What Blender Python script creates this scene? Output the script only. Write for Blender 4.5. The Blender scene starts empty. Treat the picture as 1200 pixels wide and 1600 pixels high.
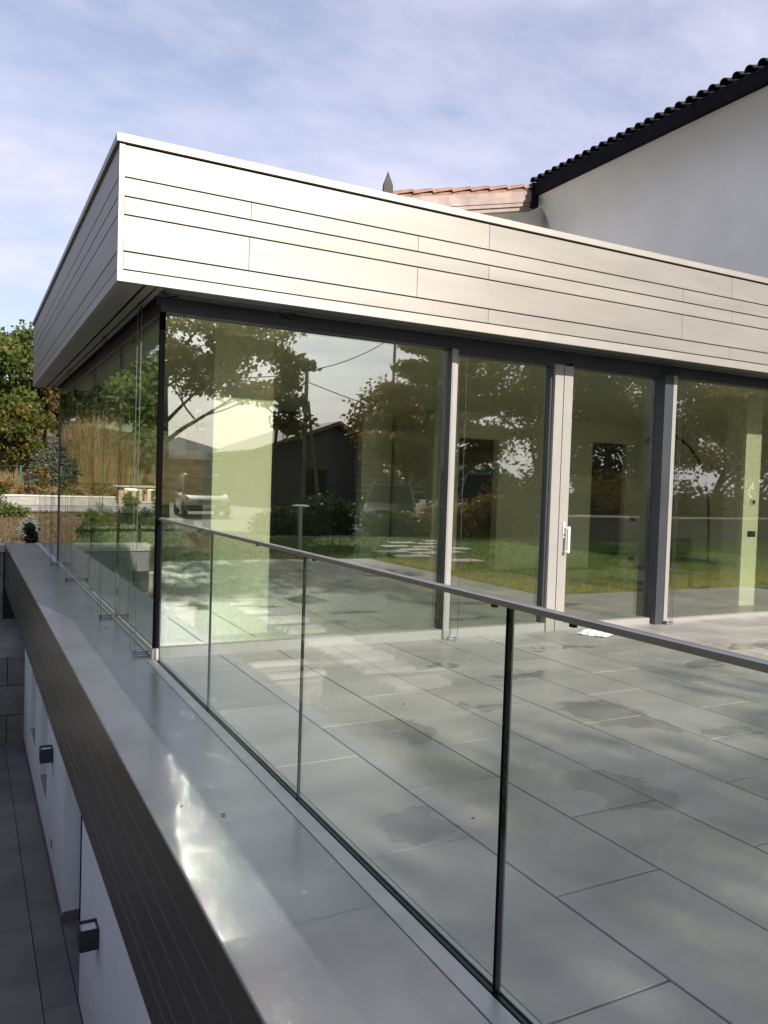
import bpy, math, random
import numpy as np
from mathutils import Vector, Matrix, Euler

SC = bpy.context.scene
COL = SC.collection
rad = math.radians

# ------------------------------------------------------------ camera, sky, sun, exposure
CAM_LOC = Vector((-1.3251, -6.2590, 1.4049))
YAW, PITCH, ROLL = rad(27.7095), rad(1.9421), rad(1.8493)
fwd = Vector((math.sin(YAW) * math.cos(PITCH), math.cos(YAW) * math.cos(PITCH), -math.sin(PITCH)))
rgt = Vector((math.cos(YAW), -math.sin(YAW), 0))
upv = rgt.cross(fwd)
r2 = rgt * math.cos(ROLL) + upv * math.sin(ROLL)
u2 = -rgt * math.sin(ROLL) + upv * math.cos(ROLL)
cam_data = bpy.data.cameras.new("camera")
cam = bpy.data.objects.new("camera", cam_data)
COL.objects.link(cam)
cam.matrix_world = Matrix(((r2.x, u2.x, -fwd.x, CAM_LOC.x), (r2.y, u2.y, -fwd.y, CAM_LOC.y),
                           (r2.z, u2.z, -fwd.z, CAM_LOC.z), (0, 0, 0, 1)))
cam_data.sensor_fit = 'HORIZONTAL'
cam_data.sensor_width = 36
cam_data.lens = 1246.95 / 1200 * 36
cam_data.clip_start = 0.05
cam_data.clip_end = 2000
SC.camera = cam

SUN_AZ, SUN_EL = 10.5, 28.0        # azimuth of the sun, measured from -Y towards +X
world = bpy.data.worlds.new("World")
SC.world = world
world.use_nodes = True
wn, wl = world.node_tree.nodes, world.node_tree.links
bg = wn["Background"]
sky = wn.new("ShaderNodeTexSky")
sky.sky_type = 'NISHITA'
sky.sun_disc = False
sky.sun_elevation = rad(SUN_EL)
sky.sun_rotation = rad(180 - SUN_AZ)
sky.air_density, sky.dust_density, sky.ozone_density = 1.0, 1.4, 3.0
tc = wn.new("ShaderNodeTexCoord")
# thin streaky cloud sheet, projected on a high flat layer
sep = wn.new("ShaderNodeSeparateXYZ")
wl.new(tc.outputs["Generated"], sep.inputs[0])
zmx = wn.new("ShaderNodeMath"); zmx.operation = 'MAXIMUM'; zmx.inputs[1].default_value = 0.02
wl.new(sep.outputs[2], zmx.inputs[0])
zad = wn.new("ShaderNodeMath"); zad.operation = 'ADD'; zad.inputs[1].default_value = 0.12
wl.new(zmx.outputs[0], zad.inputs[0])
dv = wn.new("ShaderNodeVectorMath"); dv.operation = 'DIVIDE'
cmb = wn.new("ShaderNodeCombineXYZ")
for k in range(3):
    wl.new(zad.outputs[0], cmb.inputs[k])
wl.new(tc.outputs["Generated"], dv.inputs[0]); wl.new(cmb.outputs[0], dv.inputs[1])
mp = wn.new("ShaderNodeMapping")
mp.inputs["Rotation"].default_value = (0, 0, rad(-28))
mp.inputs["Scale"].default_value = (0.9, 1.25, 0.0)
wl.new(dv.outputs[0], mp.inputs[0])
n1 = wn.new("ShaderNodeTexNoise"); n1.inputs["Scale"].default_value = 1.0
n1.inputs["Detail"].default_value = 9; n1.inputs["Roughness"].default_value = 0.60
n1.inputs["Distortion"].default_value = 0.1
wl.new(mp.outputs[0], n1.inputs[0])
n2 = wn.new("ShaderNodeTexNoise"); n2.inputs["Scale"].default_value = 5.5
n2.inputs["Detail"].default_value = 5; n2.inputs["Roughness"].default_value = 0.6
wl.new(mp.outputs[0], n2.inputs[0])
nm = wn.new("ShaderNodeMath"); nm.operation = 'MULTIPLY_ADD'; nm.inputs[1].default_value = 0.30
wl.new(n2.outputs[0], nm.inputs[0]); wl.new(n1.outputs[0], nm.inputs[2])
cr = wn.new("ShaderNodeValToRGB")
cr.color_ramp.elements[0].position = 0.48; cr.color_ramp.elements[0].color = (0.36, 0.36, 0.36, 1)
cr.color_ramp.elements[1].position = 0.80; cr.color_ramp.elements[1].color = (0.90, 0.90, 0.90, 1)
wl.new(nm.outputs[0], cr.inputs[0])
# more veil towards the horizon
mr = wn.new("ShaderNodeMapRange"); mr.inputs[1].default_value = 0.0; mr.inputs[2].default_value = 0.38
mr.inputs[3].default_value = 1.0; mr.inputs[4].default_value = 0.0
wl.new(sep.outputs[2], mr.inputs[0])
mx0 = wn.new("ShaderNodeMath"); mx0.operation = 'MAXIMUM'
wl.new(cr.outputs[0], mx0.inputs[0]); wl.new(mr.outputs[0], mx0.inputs[1])
cmul = wn.new("ShaderNodeMath"); cmul.operation = 'MULTIPLY'; cmul.inputs[1].default_value = 0.86
wl.new(mx0.outputs[0], cmul.inputs[0])
mix = wn.new("ShaderNodeMix"); mix.data_type = 'RGBA'
wl.new(cmul.outputs[0], mix.inputs[0]); wl.new(sky.outputs[0], mix.inputs[6])
mix.inputs[7].default_value = (6.0, 5.75, 6.9, 1)
wl.new(mix.outputs[2], bg.inputs[0])
bg.inputs[1].default_value = 0.095

sun_d = bpy.data.lights.new("sun", 'SUN')
sun_d.energy = 3.8; sun_d.angle = rad(0.5); sun_d.color = (1.0, 0.93, 0.82)
sun = bpy.data.objects.new("sun", sun_d)
COL.objects.link(sun)
sdir = Vector((math.sin(rad(SUN_AZ)) * math.cos(rad(SUN_EL)), -math.cos(rad(SUN_AZ)) * math.cos(rad(SUN_EL)),
               math.sin(rad(SUN_EL))))
sun.rotation_euler = sdir.to_track_quat('Z', 'Y').to_euler()
sun.location = (5, -10, 20)

SC.view_settings.view_transform = 'Standard'
SC.view_settings.look = 'None'
SC.view_settings.exposure = 0.8
SC.view_settings.gamma = 1
SC.view_settings.use_curve_mapping = False
cy = SC.cycles
cy.use_denoising = True
cy.caustics_reflective = True
cy.caustics_refractive = False
cy.max_bounces = 10
cy.diffuse_bounces = 4
cy.glossy_bounces = 5
cy.transmission_bounces = 4
cy.transparent_max_bounces = 40
cy.sample_clamp_indirect = 2500
cy.blur_glossy = 0.3

# ------------------------------------------------------------ helpers
class MB:
    def __init__(s):
        s.v, s.f = [], []
    def add(s, vs, fs):
        o = len(s.v)
        s.v += [tuple(p) for p in vs]
        s.f += [tuple(i + o for i in f) for f in fs]
        return s
    def box(s, a, b, m=None):
        x0, y0, z0 = a; x1, y1, z1 = b
        vs = [(x0, y0, z0), (x1, y0, z0), (x1, y1, z0), (x0, y1, z0), (x0, y0, z1), (x1, y0, z1), (x1, y1, z1), (x0, y1, z1)]
        if m is not None:
            vs = [m @ Vector(p) for p in vs]
        return s.add(vs, [(0, 3, 2, 1), (4, 5, 6, 7), (0, 1, 5, 4), (1, 2, 6, 5), (2, 3, 7, 6), (3, 0, 4, 7)])
    def bbox(s, a, b, e=0.004):
        """box with chamfered vertical and top edges"""
        x0, y0, z0 = a; x1, y1, z1 = b
        e = min(e, (x1 - x0) / 3, (y1 - y0) / 3, (z1 - z0) / 3)
        vs, fs = [], []
        def ring(z, i):
            return [(x0 + i + e, y0 + i, z), (x1 - i - e, y0 + i, z), (x1 - i, y0 + i + e, z), (x1 - i, y1 - i - e, z),
                    (x1 - i - e, y1 - i, z), (x0 + i + e, y1 - i, z), (x0 + i, y1 - i - e, z), (x0 + i, y0 + i + e, z)]
        for z, i in ((z0, e), (z0 + e, 0), (z1 - e, 0), (z1, e)):
            vs += ring(z, i)
        for k in range(3):
            for j in range(8):
                a_, b_ = k * 8 + j, k * 8 + (j + 1) % 8
                fs.append((a_, b_, b_ + 8, a_ + 8))
        fs.append(tuple(range(7, -1, -1))); fs.append(tuple(range(24, 32)))
        return s.add(vs, fs)
    def tube(s, pts, rads, n=8, cap=True):
        pts = [Vector(p) for p in pts]
        if not hasattr(rads, '__len__'):
            rads = [rads] * len(pts)
        vs, fs = [], []
        prev = None
        for i, p in enumerate(pts):
            d = (pts[min(i + 1, len(pts) - 1)] - pts[max(i - 1, 0)]).normalized()
            if prev is None:
                ref = Vector((0, 0, 1)) if abs(d.z) < 0.9 else Vector((1, 0, 0))
                a = d.cross(ref).normalized()
            else:
                a = (prev - d * prev.dot(d)).normalized()
            prev = a
            b = d.cross(a)
            for k in range(n):
                t = 2 * math.pi * k / n
                vs.append(p + (a * math.cos(t) + b * math.sin(t)) * rads[i])
        for i in range(len(pts) - 1):
            for k in range(n):
                q, w = i * n + k, i * n + (k + 1) % n
                fs.append((q, w, w + n, q + n))
        if cap:
            fs.append(tuple(range(n - 1, -1, -1)))
            fs.append(tuple(range((len(pts) - 1) * n, len(pts) * n)))
        return s.add(vs, fs)
    def lathe(s, prof, c=(0, 0, 0), n=16):
        vs, fs = [], []
        for r, z in prof:
            for k in range(n):
                t = 2 * math.pi * k / n
                vs.append((c[0] + r * math.cos(t), c[1] + r * math.sin(t), c[2] + z))
        for i in range(len(prof) - 1):
            for k in range(n):
                q, w = i * n + k, i * n + (k + 1) % n
                fs.append((q, w, w + n, q + n))
        fs.append(tuple(range(n - 1, -1, -1))); fs.append(tuple(range((len(prof) - 1) * n, len(prof) * n)))
        return s.add(vs, fs)
    def quad(s, a, b, c, d):
        return s.add([a, b, c, d], [(0, 1, 2, 3)])
    def prism(s, poly, axis, lo, hi):
        n = len(poly)
        def P(p, t):
            if axis == 'x': return (t, p[0], p[1])
            if axis == 'y': return (p[0], t, p[1])
            return (p[0], p[1], t)
        vs = [P(p, lo) for p in poly] + [P(p, hi) for p in poly]
        fs = [tuple(range(n))[::-1], tuple(range(n, 2 * n))] + [(i, (i + 1) % n, (i + 1) % n + n, i + n) for i in range(n)]
        return s.add(vs, fs)
    def loft(s, secs, cap=True):
        n = len(secs[0])
        vs = [p for q in secs for p in q]
        fs = []
        for i in range(len(secs) - 1):
            for k in range(n):
                q, w = i * n + k, i * n + (k + 1) % n
                fs.append((q, w, w + n, q + n))
        if cap:
            fs.append(tuple(range(n - 1, -1, -1))); fs.append(tuple(range((len(secs) - 1) * n, len(secs) * n)))
        return s.add(vs, fs)
    def mesh(s, name, m, smooth=False):
        me = bpy.data.meshes.new(name)
        me.from_pydata(s.v, [], s.f)
        if isinstance(m, (list, tuple)):
            for q in m: me.materials.append(q)
        else:
            me.materials.append(m)
        if smooth:
            me.polygons.foreach_set("use_smooth", [True] * len(me.polygons))
        me.update()
        import bmesh
        bm = bmesh.new(); bm.from_mesh(me)
        bmesh.ops.recalc_face_normals(bm, faces=bm.faces)
        bm.to_mesh(me); bm.free()
        if smooth:
            try: me.set_sharp_from_angle(angle=rad(38))
            except Exception: pass
        return me
    def build(s, name, m, parent=None, smooth=False, loc=None):
        return obj(name, s.mesh(name, m, smooth), parent, loc)

def obj(name, me, parent=None, loc=None):
    o = bpy.data.objects.new(name, me)
    COL.objects.link(o)
    if parent is not None: o.parent = parent
    if loc is not None: o.location = loc
    return o

def thing(name, label, cat, loc=(0, 0, 0), group=None, rz=0.0):
    o = bpy.data.objects.new(name, None)
    COL.objects.link(o)
    o.location = loc; o.rotation_euler = (0, 0, rz)
    o.empty_display_size = 0.2
    o["label"] = label; o["category"] = cat
    if group: o["group"] = group
    return o

def tag(o, label, cat, group=None, kind=None):
    o["label"] = label; o["category"] = cat
    if group: o["group"] = group
    if kind: o["kind"] = kind
    return o

def struct(o, label=None):
    o["kind"] = 'structure'
    if label: o["label"] = label
    return o

def copy_tree(o, parent=None):
    c = o.copy(); COL.objects.link(c); c.parent = parent
    for ch in [q for q in o.children]:
        copy_tree(ch, c)
    return c

# ------------------------------------------------------------ materials
def newmat(name):
    m = bpy.data.materials.new(name); m.use_nodes = True
    return m, m.node_tree.nodes, m.node_tree.links, m.node_tree.nodes["Principled BSDF"]

def mat(name, c1, c2=None, scale=6.0, detail=6.0, rough=0.7, metal=0.0, bump=0.0, bscale=None, rvar=0.0,
        stretch=None, spec=0.5, lo=0.35, hi=0.65, pervar=0.0, coat=0.0, obj_coords=False):
    m, N, L, b = newmat(name)
    b.inputs["Roughness"].default_value = rough
    b.inputs["Metallic"].default_value = metal
    b.inputs["Specular IOR Level"].default_value = spec
    b.inputs["Coat Weight"].default_value = coat
    g = N.new("ShaderNodeNewGeometry")
    src = g.outputs["Position"]
    if obj_coords:
        t = N.new("ShaderNodeTexCoord"); src = t.outputs["Object"]
    mpn = N.new("ShaderNodeMapping")
    if stretch: mpn.inputs["Scale"].default_value = stretch
    L.new(src, mpn.inputs[0])
    no = N.new("ShaderNodeTexNoise"); no.inputs["Scale"].default_value = scale; no.inputs["Detail"].default_value = detail
    no.inputs["Roughness"].default_value = 0.6
    L.new(mpn.outputs[0], no.inputs[0])
    rp = N.new("ShaderNodeValToRGB")
    rp.color_ramp.elements[0].position = lo; rp.color_ramp.elements[0].color = (*c1, 1)
    rp.color_ramp.elements[1].position = hi; rp.color_ramp.elements[1].color = (*(c2 or c1), 1)
    L.new(no.outputs[0], rp.inputs[0])
    col = rp.outputs[0]
    if pervar:
        oi = N.new("ShaderNodeObjectInfo")
        hv = N.new("ShaderNodeHueSaturation")
        mr_ = N.new("ShaderNodeMapRange"); mr_.inputs[3].default_value = 1 - pervar; mr_.inputs[4].default_value = 1 + pervar
        L.new(oi.outputs["Random"], mr_.inputs[0]); L.new(mr_.outputs[0], hv.inputs["Value"]); L.new(col, hv.inputs["Color"])
        col = hv.outputs[0]
    L.new(col, b.inputs["Base Color"])
    if rvar:
        r_ = N.new("ShaderNodeMapRange"); r_.inputs[3].default_value = rough - rvar; r_.inputs[4].default_value = rough + rvar
        L.new(no.outputs[0], r_.inputs[0]); L.new(r_.outputs[0], b.inputs["Roughness"])
    if bump:
        n2_ = N.new("ShaderNodeTexNoise"); n2_.inputs["Scale"].default_value = bscale or scale * 5
        n2_.inputs["Detail"].default_value = 5
        L.new(mpn.outputs[0], n2_.inputs[0])
        bp = N.new("ShaderNodeBump"); bp.inputs["Strength"].default_value = bump; bp.inputs["Distance"].default_value = 0.02
        L.new(n2_.outputs[0], bp.inputs["Height"]); L.new(bp.outputs[0], b.inputs["Normal"])
    return m

def leafmat(name, cols, spec=0.3):
    """foliage with per-face hue variation from a colour attribute written on the mesh"""
    m, N, L, b = newmat(name)
    at = N.new("ShaderNodeAttribute"); at.attribute_name = "rnd"
    rp = N.new("ShaderNodeValToRGB")
    els = rp.color_ramp.elements
    while len(els) < len(cols): els.new(0.5)
    for i, c in enumerate(cols):
        els[i].position = i / (len(cols) - 1); els[i].color = (*c, 1)
    L.new(at.outputs["Fac"], rp.inputs[0])
    L.new(rp.outputs[0], b.inputs["Base Color"])
    b.inputs["Roughness"].default_value = 0.55
    b.inputs["Specular IOR Level"].default_value = spec
    tr = N.new("ShaderNodeBsdfTranslucent")
    L.new(rp.outputs[0], tr.inputs[0])
    ms = N.new("ShaderNodeMixShader"); ms.inputs[0].default_value = 0.5
    L.new(b.outputs[0], ms.inputs[1]); L.new(tr.outputs[0], ms.inputs[2])
    L.new(ms.outputs[0], N["Material Output"].inputs[0])
    return m

def glassmat(name, tint, base_refl, warp=0.0, ior=1.5):
    m = bpy.data.materials.new(name); m.use_nodes = True
    N, L = m.node_tree.nodes, m.node_tree.links
    N.remove(N["Principled BSDF"])
    tr = N.new("ShaderNodeBsdfTransparent"); tr.inputs[0].default_value = (*tint, 1)
    gl = N.new("ShaderNodeBsdfGlossy"); gl.inputs["Roughness"].default_value = 0.0
    gl.inputs["Color"].default_value = (0.96, 0.98, 0.97, 1)
    lw_ = N.new("ShaderNodeLayerWeight"); lw_.inputs[0].default_value = 0.5
    pw = N.new("ShaderNodeMath"); pw.operation = 'POWER'; pw.inputs[1].default_value = 5.0
    L.new(lw_.outputs["Facing"], pw.inputs[0])
    fr = N.new("ShaderNodeMath"); fr.operation = 'MULTIPLY_ADD'; fr.inputs[1].default_value = 0.96; fr.inputs[2].default_value = 0.04
    L.new(pw.outputs[0], fr.inputs[0])
    ad = N.new("ShaderNodeMath"); ad.operation = 'MULTIPLY_ADD'
    ad.inputs[1].default_value = 1 - base_refl; ad.inputs[2].default_value = base_refl; ad.use_clamp = True
    L.new(fr.outputs[0], ad.inputs[0])
    mxs = N.new("ShaderNodeMixShader")
    L.new(ad.outputs[0], mxs.inputs[0]); L.new(tr.outputs[0], mxs.inputs[1]); L.new(gl.outputs[0], mxs.inputs[2])
    if warp:
        g = N.new("ShaderNodeNewGeometry")
        no = N.new("ShaderNodeTexNoise"); no.inputs["Scale"].default_value = 1.1; no.inputs["Detail"].default_value = 1.0
        L.new(g.outputs["Position"], no.inputs[0])
        bp = N.new("ShaderNodeBump"); bp.inputs["Strength"].default_value = warp; bp.inputs["Distance"].default_value = 0.02
        L.new(no.outputs[0], bp.inputs["Height"]); L.new(bp.outputs[0], gl.inputs["Normal"])
    L.new(mxs.outputs[0], N["Material Output"].inputs[0])
    return m

M = {}
M['clad'] = mat('brushed_metal_cladding', (0.255, 0.238, 0.215), (0.305, 0.285, 0.258), scale=1.4, rough=0.52, metal=0.62, rvar=0.03,
                stretch=(0.5, 0.5, 3), bump=0.05, bscale=3.0, pervar=0.035)
M['clad_trim'] = mat('metal_trim', (0.32, 0.30, 0.272), (0.35, 0.328, 0.298), scale=3, rough=0.52, metal=0.62)
M['gap'] = mat('dark_joint', (0.012, 0.011, 0.010), rough=0.95, spec=0.1)
M['soffit'] = mat('soffit_grey', (0.17, 0.17, 0.15), (0.20, 0.195, 0.175), scale=2, rough=0.45, metal=0.2)
M['anth'] = mat('anthracite_aluminium', (0.055, 0.06, 0.075), (0.07, 0.075, 0.09), scale=3, rough=0.42, metal=0.4)
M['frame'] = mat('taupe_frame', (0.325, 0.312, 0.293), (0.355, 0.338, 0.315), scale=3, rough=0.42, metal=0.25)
M['frame_side'] = mat('dark_and_shaded_frame', (0.05, 0.055, 0.066), (0.062, 0.068, 0.08), scale=3, rough=0.4, metal=0.3)  # shade of the mullion flanks put into the colour; also dark window frames
M['ledge'] = mat('coping_metal', (0.27, 0.275, 0.295), (0.36, 0.36, 0.375), scale=2.2, detail=12, rough=0.255, metal=0.78, rvar=0.015)
M['ledge_front'] = mat('bronze_fascia_metal', (0.062, 0.064, 0.066), (0.078, 0.080, 0.080), scale=1.5, rough=0.28, metal=0.75, rvar=0.04)
M['groove'] = mat('fascia_bead', (0.14, 0.14, 0.14), rough=0.35, metal=0.7)
M['channel'] = mat('rail_channel', (0.36, 0.37, 0.39), (0.42, 0.43, 0.45), scale=5, rough=0.4, metal=0.7)
M['steel'] = mat('stainless_steel', (0.42, 0.43, 0.45), (0.48, 0.49, 0.51), scale=8, rough=0.36, metal=1.0)
M['black'] = mat('black_seal', (0.004, 0.004, 0.005), rough=0.9, spec=0.03)
M['cable'] = mat('steel_cable', (0.10, 0.10, 0.10), rough=0.4, metal=0.5)
M['glassA'] = glassmat('solar_glass', (0.872, 0.903, 0.80), 0.225, warp=0.03)
M['glassB'] = glassmat('side_glass', (0.82, 0.89, 0.78), 0.07, warp=0.05)
M['glassR'] = glassmat('laminated_glass', (0.862, 0.906, 0.896), 0.012, warp=0.04)
M['edge'] = mat('glass_edge', (0.012, 0.022, 0.020), rough=0.3, spec=0.4)
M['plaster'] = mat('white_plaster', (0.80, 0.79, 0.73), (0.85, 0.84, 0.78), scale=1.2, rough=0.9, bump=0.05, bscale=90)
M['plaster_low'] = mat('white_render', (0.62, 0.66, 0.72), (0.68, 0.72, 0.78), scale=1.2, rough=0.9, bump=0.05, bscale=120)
M['int_wall'] = mat('interior_paint', (0.80, 0.79, 0.73), (0.83, 0.82, 0.77), scale=1, rough=0.85)
M['int_dark'] = mat('interior_dark', (0.05, 0.055, 0.06), (0.07, 0.075, 0.08), scale=2, rough=0.5)
M['int_floor'] = mat('interior_floor', (0.20, 0.19, 0.17), (0.26, 0.25, 0.225), scale=1.5, rough=0.35)
M['white'] = mat('white_cloth', (0.78, 0.78, 0.78), (0.70, 0.70, 0.70), scale=20, rough=0.9)
M['handle'] = mat('handle_white', (0.75, 0.74, 0.72), rough=0.3)
M['black_lamp'] = mat('black_powder_coat', (0.018, 0.019, 0.022), (0.025, 0.026, 0.03), scale=30, rough=0.5)
M['lens'] = mat('lamp_glass', (0.45, 0.50, 0.55), (0.55, 0.6, 0.65), scale=20, rough=0.2)
M['asphalt'] = mat('asphalt', (0.09, 0.09, 0.092), (0.13, 0.13, 0.13), scale=3, rough=0.9, bump=0.3, bscale=150)
M['concrete'] = mat('pale_concrete', (0.26, 0.245, 0.22), (0.36, 0.34, 0.305), scale=4, rough=0.9, bump=0.2, bscale=60, pervar=0.08)
M['slab'] = mat('stepping_slab', (0.45, 0.42, 0.36), (0.55, 0.52, 0.46), scale=5, rough=0.9, bump=0.2, bscale=50, pervar=0.1)
M['block'] = mat('grey_stone_block', (0.10, 0.105, 0.105), (0.17, 0.175, 0.17), scale=2.5, rough=0.8, bump=0.15, bscale=25, pervar=0.14)
M['patio'] = mat('dark_paving', (0.085, 0.08, 0.09), (0.15, 0.145, 0.155), scale=1.6, rough=0.55, bump=0.08, bscale=20, rvar=0.1, pervar=0.12)
M['joint'] = mat('joint_mortar', (0.022, 0.022, 0.022), rough=0.95)
M['soil'] = mat('red_mulch', (0.07, 0.038, 0.025), (0.21, 0.105, 0.065), scale=3.2, detail=10, rough=0.95, bump=0.9, bscale=40)
M['earth'] = mat('dry_earth_bank', (0.10, 0.062, 0.035), (0.24, 0.15, 0.085), scale=1.1, detail=9, rough=0.95, bump=0.8, bscale=8)
M['ground'] = mat('garden_ground', (0.045, 0.06, 0.022), (0.16, 0.11, 0.06), scale=0.7, detail=9, rough=0.95, bump=0.6, bscale=12)
M['lawn'] = mat('lawn_soil', (0.045, 0.085, 0.016), (0.075, 0.12, 0.022), scale=1.3, detail=9, rough=0.9, bump=0.7, bscale=60)
M['bark'] = mat('bark', (0.055, 0.042, 0.03), (0.13, 0.10, 0.075), scale=5, rough=0.95, bump=0.8, bscale=20, stretch=(1, 1, 0.25))
M['wood'] = mat('grey_pole_wood', (0.10, 0.085, 0.065), (0.17, 0.14, 0.11), scale=4, rough=0.9, stretch=(1, 1, 0.2))
M['tile_dark'] = mat('dark_roof_tile', (0.010, 0.010, 0.012), (0.022, 0.020, 0.021), scale=6, rough=0.9, pervar=0.15)
M['tile_red'] = mat('terracotta_tile', (0.22, 0.125, 0.085), (0.34, 0.205, 0.145), scale=7, rough=0.8, pervar=0.15, bump=0.2)
M['copper'] = mat('pinkish_verge_board', (0.22, 0.165, 0.145), (0.32, 0.25, 0.225), scale=3, rough=0.5, metal=0.25)
M['gutter'] = mat('dark_gutter', (0.006, 0.006, 0.009), (0.010, 0.010, 0.014), scale=3, rough=0.8, spec=0.1)
M['brick'] = mat('barbecue_stone', (0.42, 0.30, 0.20), (0.60, 0.46, 0.33), scale=6, rough=0.9, pervar=0.15)
M['shed'] = mat('pale_shed_wall', (0.20, 0.18, 0.15), (0.25, 0.22, 0.19), scale=1, rough=0.9)
M['shedroof'] = mat('pale_shed_roof', (0.62, 0.64, 0.66), rough=0.4)
M['farwall'] = mat('dark_barn_wall', (0.055, 0.052, 0.048), (0.085, 0.08, 0.072), scale=0.7, rough=0.9)
M['farroof'] = mat('barn_roof', (0.12, 0.10, 0.09), (0.17, 0.145, 0.13), scale=0.9, rough=0.85, stretch=(1, 6, 1))
M['green'] = mat('green_fence_paint', (0.012, 0.10, 0.05), (0.015, 0.13, 0.065), scale=10, rough=0.5)
M['carpaint'] = mat('dark_car_paint', (0.07, 0.078, 0.08), rough=0.2, metal=0.5, coat=0.8)
M['carsilver'] = mat('grey_car_paint', (0.06, 0.065, 0.065), rough=0.25, metal=0.3, coat=0.4)
M['carglass'] = mat('car_window', (0.008, 0.009, 0.010), rough=0.35, spec=0.08)
M['tyre'] = mat('tyre_rubber', (0.02, 0.02, 0.02), rough=0.9)
M['rim'] = mat('alloy_rim', (0.4, 0.4, 0.4), rough=0.3, metal=0.9)
M['headlight'] = mat('headlight_glass', (0.6, 0.62, 0.62), rough=0.08, metal=0.5, spec=1.0)
M['plate'] = mat('plate_white', (0.6, 0.6, 0.6), rough=0.5)
M['gravel'] = mat('river_gravel', (0.16, 0.14, 0.12), (0.42, 0.38, 0.33), scale=18, rough=0.9, pervar=0.3)
M['roofbounce'] = mat('pale_bounce_roof', (0.45, 0.43, 0.39), (0.6, 0.57, 0.52), scale=20, rough=0.95, bump=0.5)
M['fabric'] = mat('black_fabric', (0.012, 0.012, 0.013), (0.02, 0.02, 0.02), scale=20, rough=0.9)
M['socket'] = mat('socket_black', (0.02, 0.02, 0.02), rough=0.4)
M['grey_cable'] = mat('overhead_cable', (0.03, 0.03, 0.03), rough=0.8)
M['leaf_green'] = leafmat('leaf_green', [(0.045, 0.08, 0.016), (0.085, 0.13, 0.025), (0.13, 0.17, 0.04), (0.24, 0.22, 0.055)])
M['leaf_deep'] = leafmat('leaf_deep_green', [(0.018, 0.04, 0.012), (0.035, 0.065, 0.02), (0.055, 0.085, 0.025), (0.08, 0.10, 0.03)])
M['leaf_autumn'] = leafmat('leaf_autumn', [(0.07, 0.07, 0.02), (0.14, 0.11, 0.03), (0.22, 0.14, 0.035), (0.27, 0.13, 0.035)])
M['leaf_mixed'] = leafmat('leaf_mixed', [(0.04, 0.07, 0.015), (0.08, 0.11, 0.02), (0.14, 0.13, 0.03), (0.30, 0.19, 0.04)])
M['leaf_olive'] = leafmat('leaf_olive', [(0.11, 0.10, 0.035), (0.19, 0.15, 0.05), (0.27, 0.19, 0.06), (0.34, 0.21, 0.065)])
M['leaf_silver'] = leafmat('leaf_silver', [(0.20, 0.24, 0.19), (0.30, 0.34, 0.28), (0.38, 0.42, 0.36), (0.46, 0.5, 0.44)])
M['leaf_grey'] = leafmat('leaf_greygreen', [(0.07, 0.08, 0.05), (0.11, 0.12, 0.08), (0.16, 0.165, 0.12), (0.2, 0.2, 0.15)])
M['leaf_dry'] = leafmat('leaf_dry_grass', [(0.18, 0.12, 0.05), (0.30, 0.21, 0.09), (0.40, 0.29, 0.13), (0.34, 0.30, 0.11)])
M['leaf_grass'] = leafmat('leaf_lawn_grass', [(0.06, 0.12, 0.015), (0.10, 0.17, 0.02), (0.19, 0.22, 0.03), (0.42, 0.34, 0.045)])
M['leaf_dark'] = leafmat('leaf_dark_glossy', [(0.010, 0.02, 0.010), (0.018, 0.034, 0.016), (0.03, 0.05, 0.02), (0.05, 0.075, 0.03)], spec=0.6)

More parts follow.
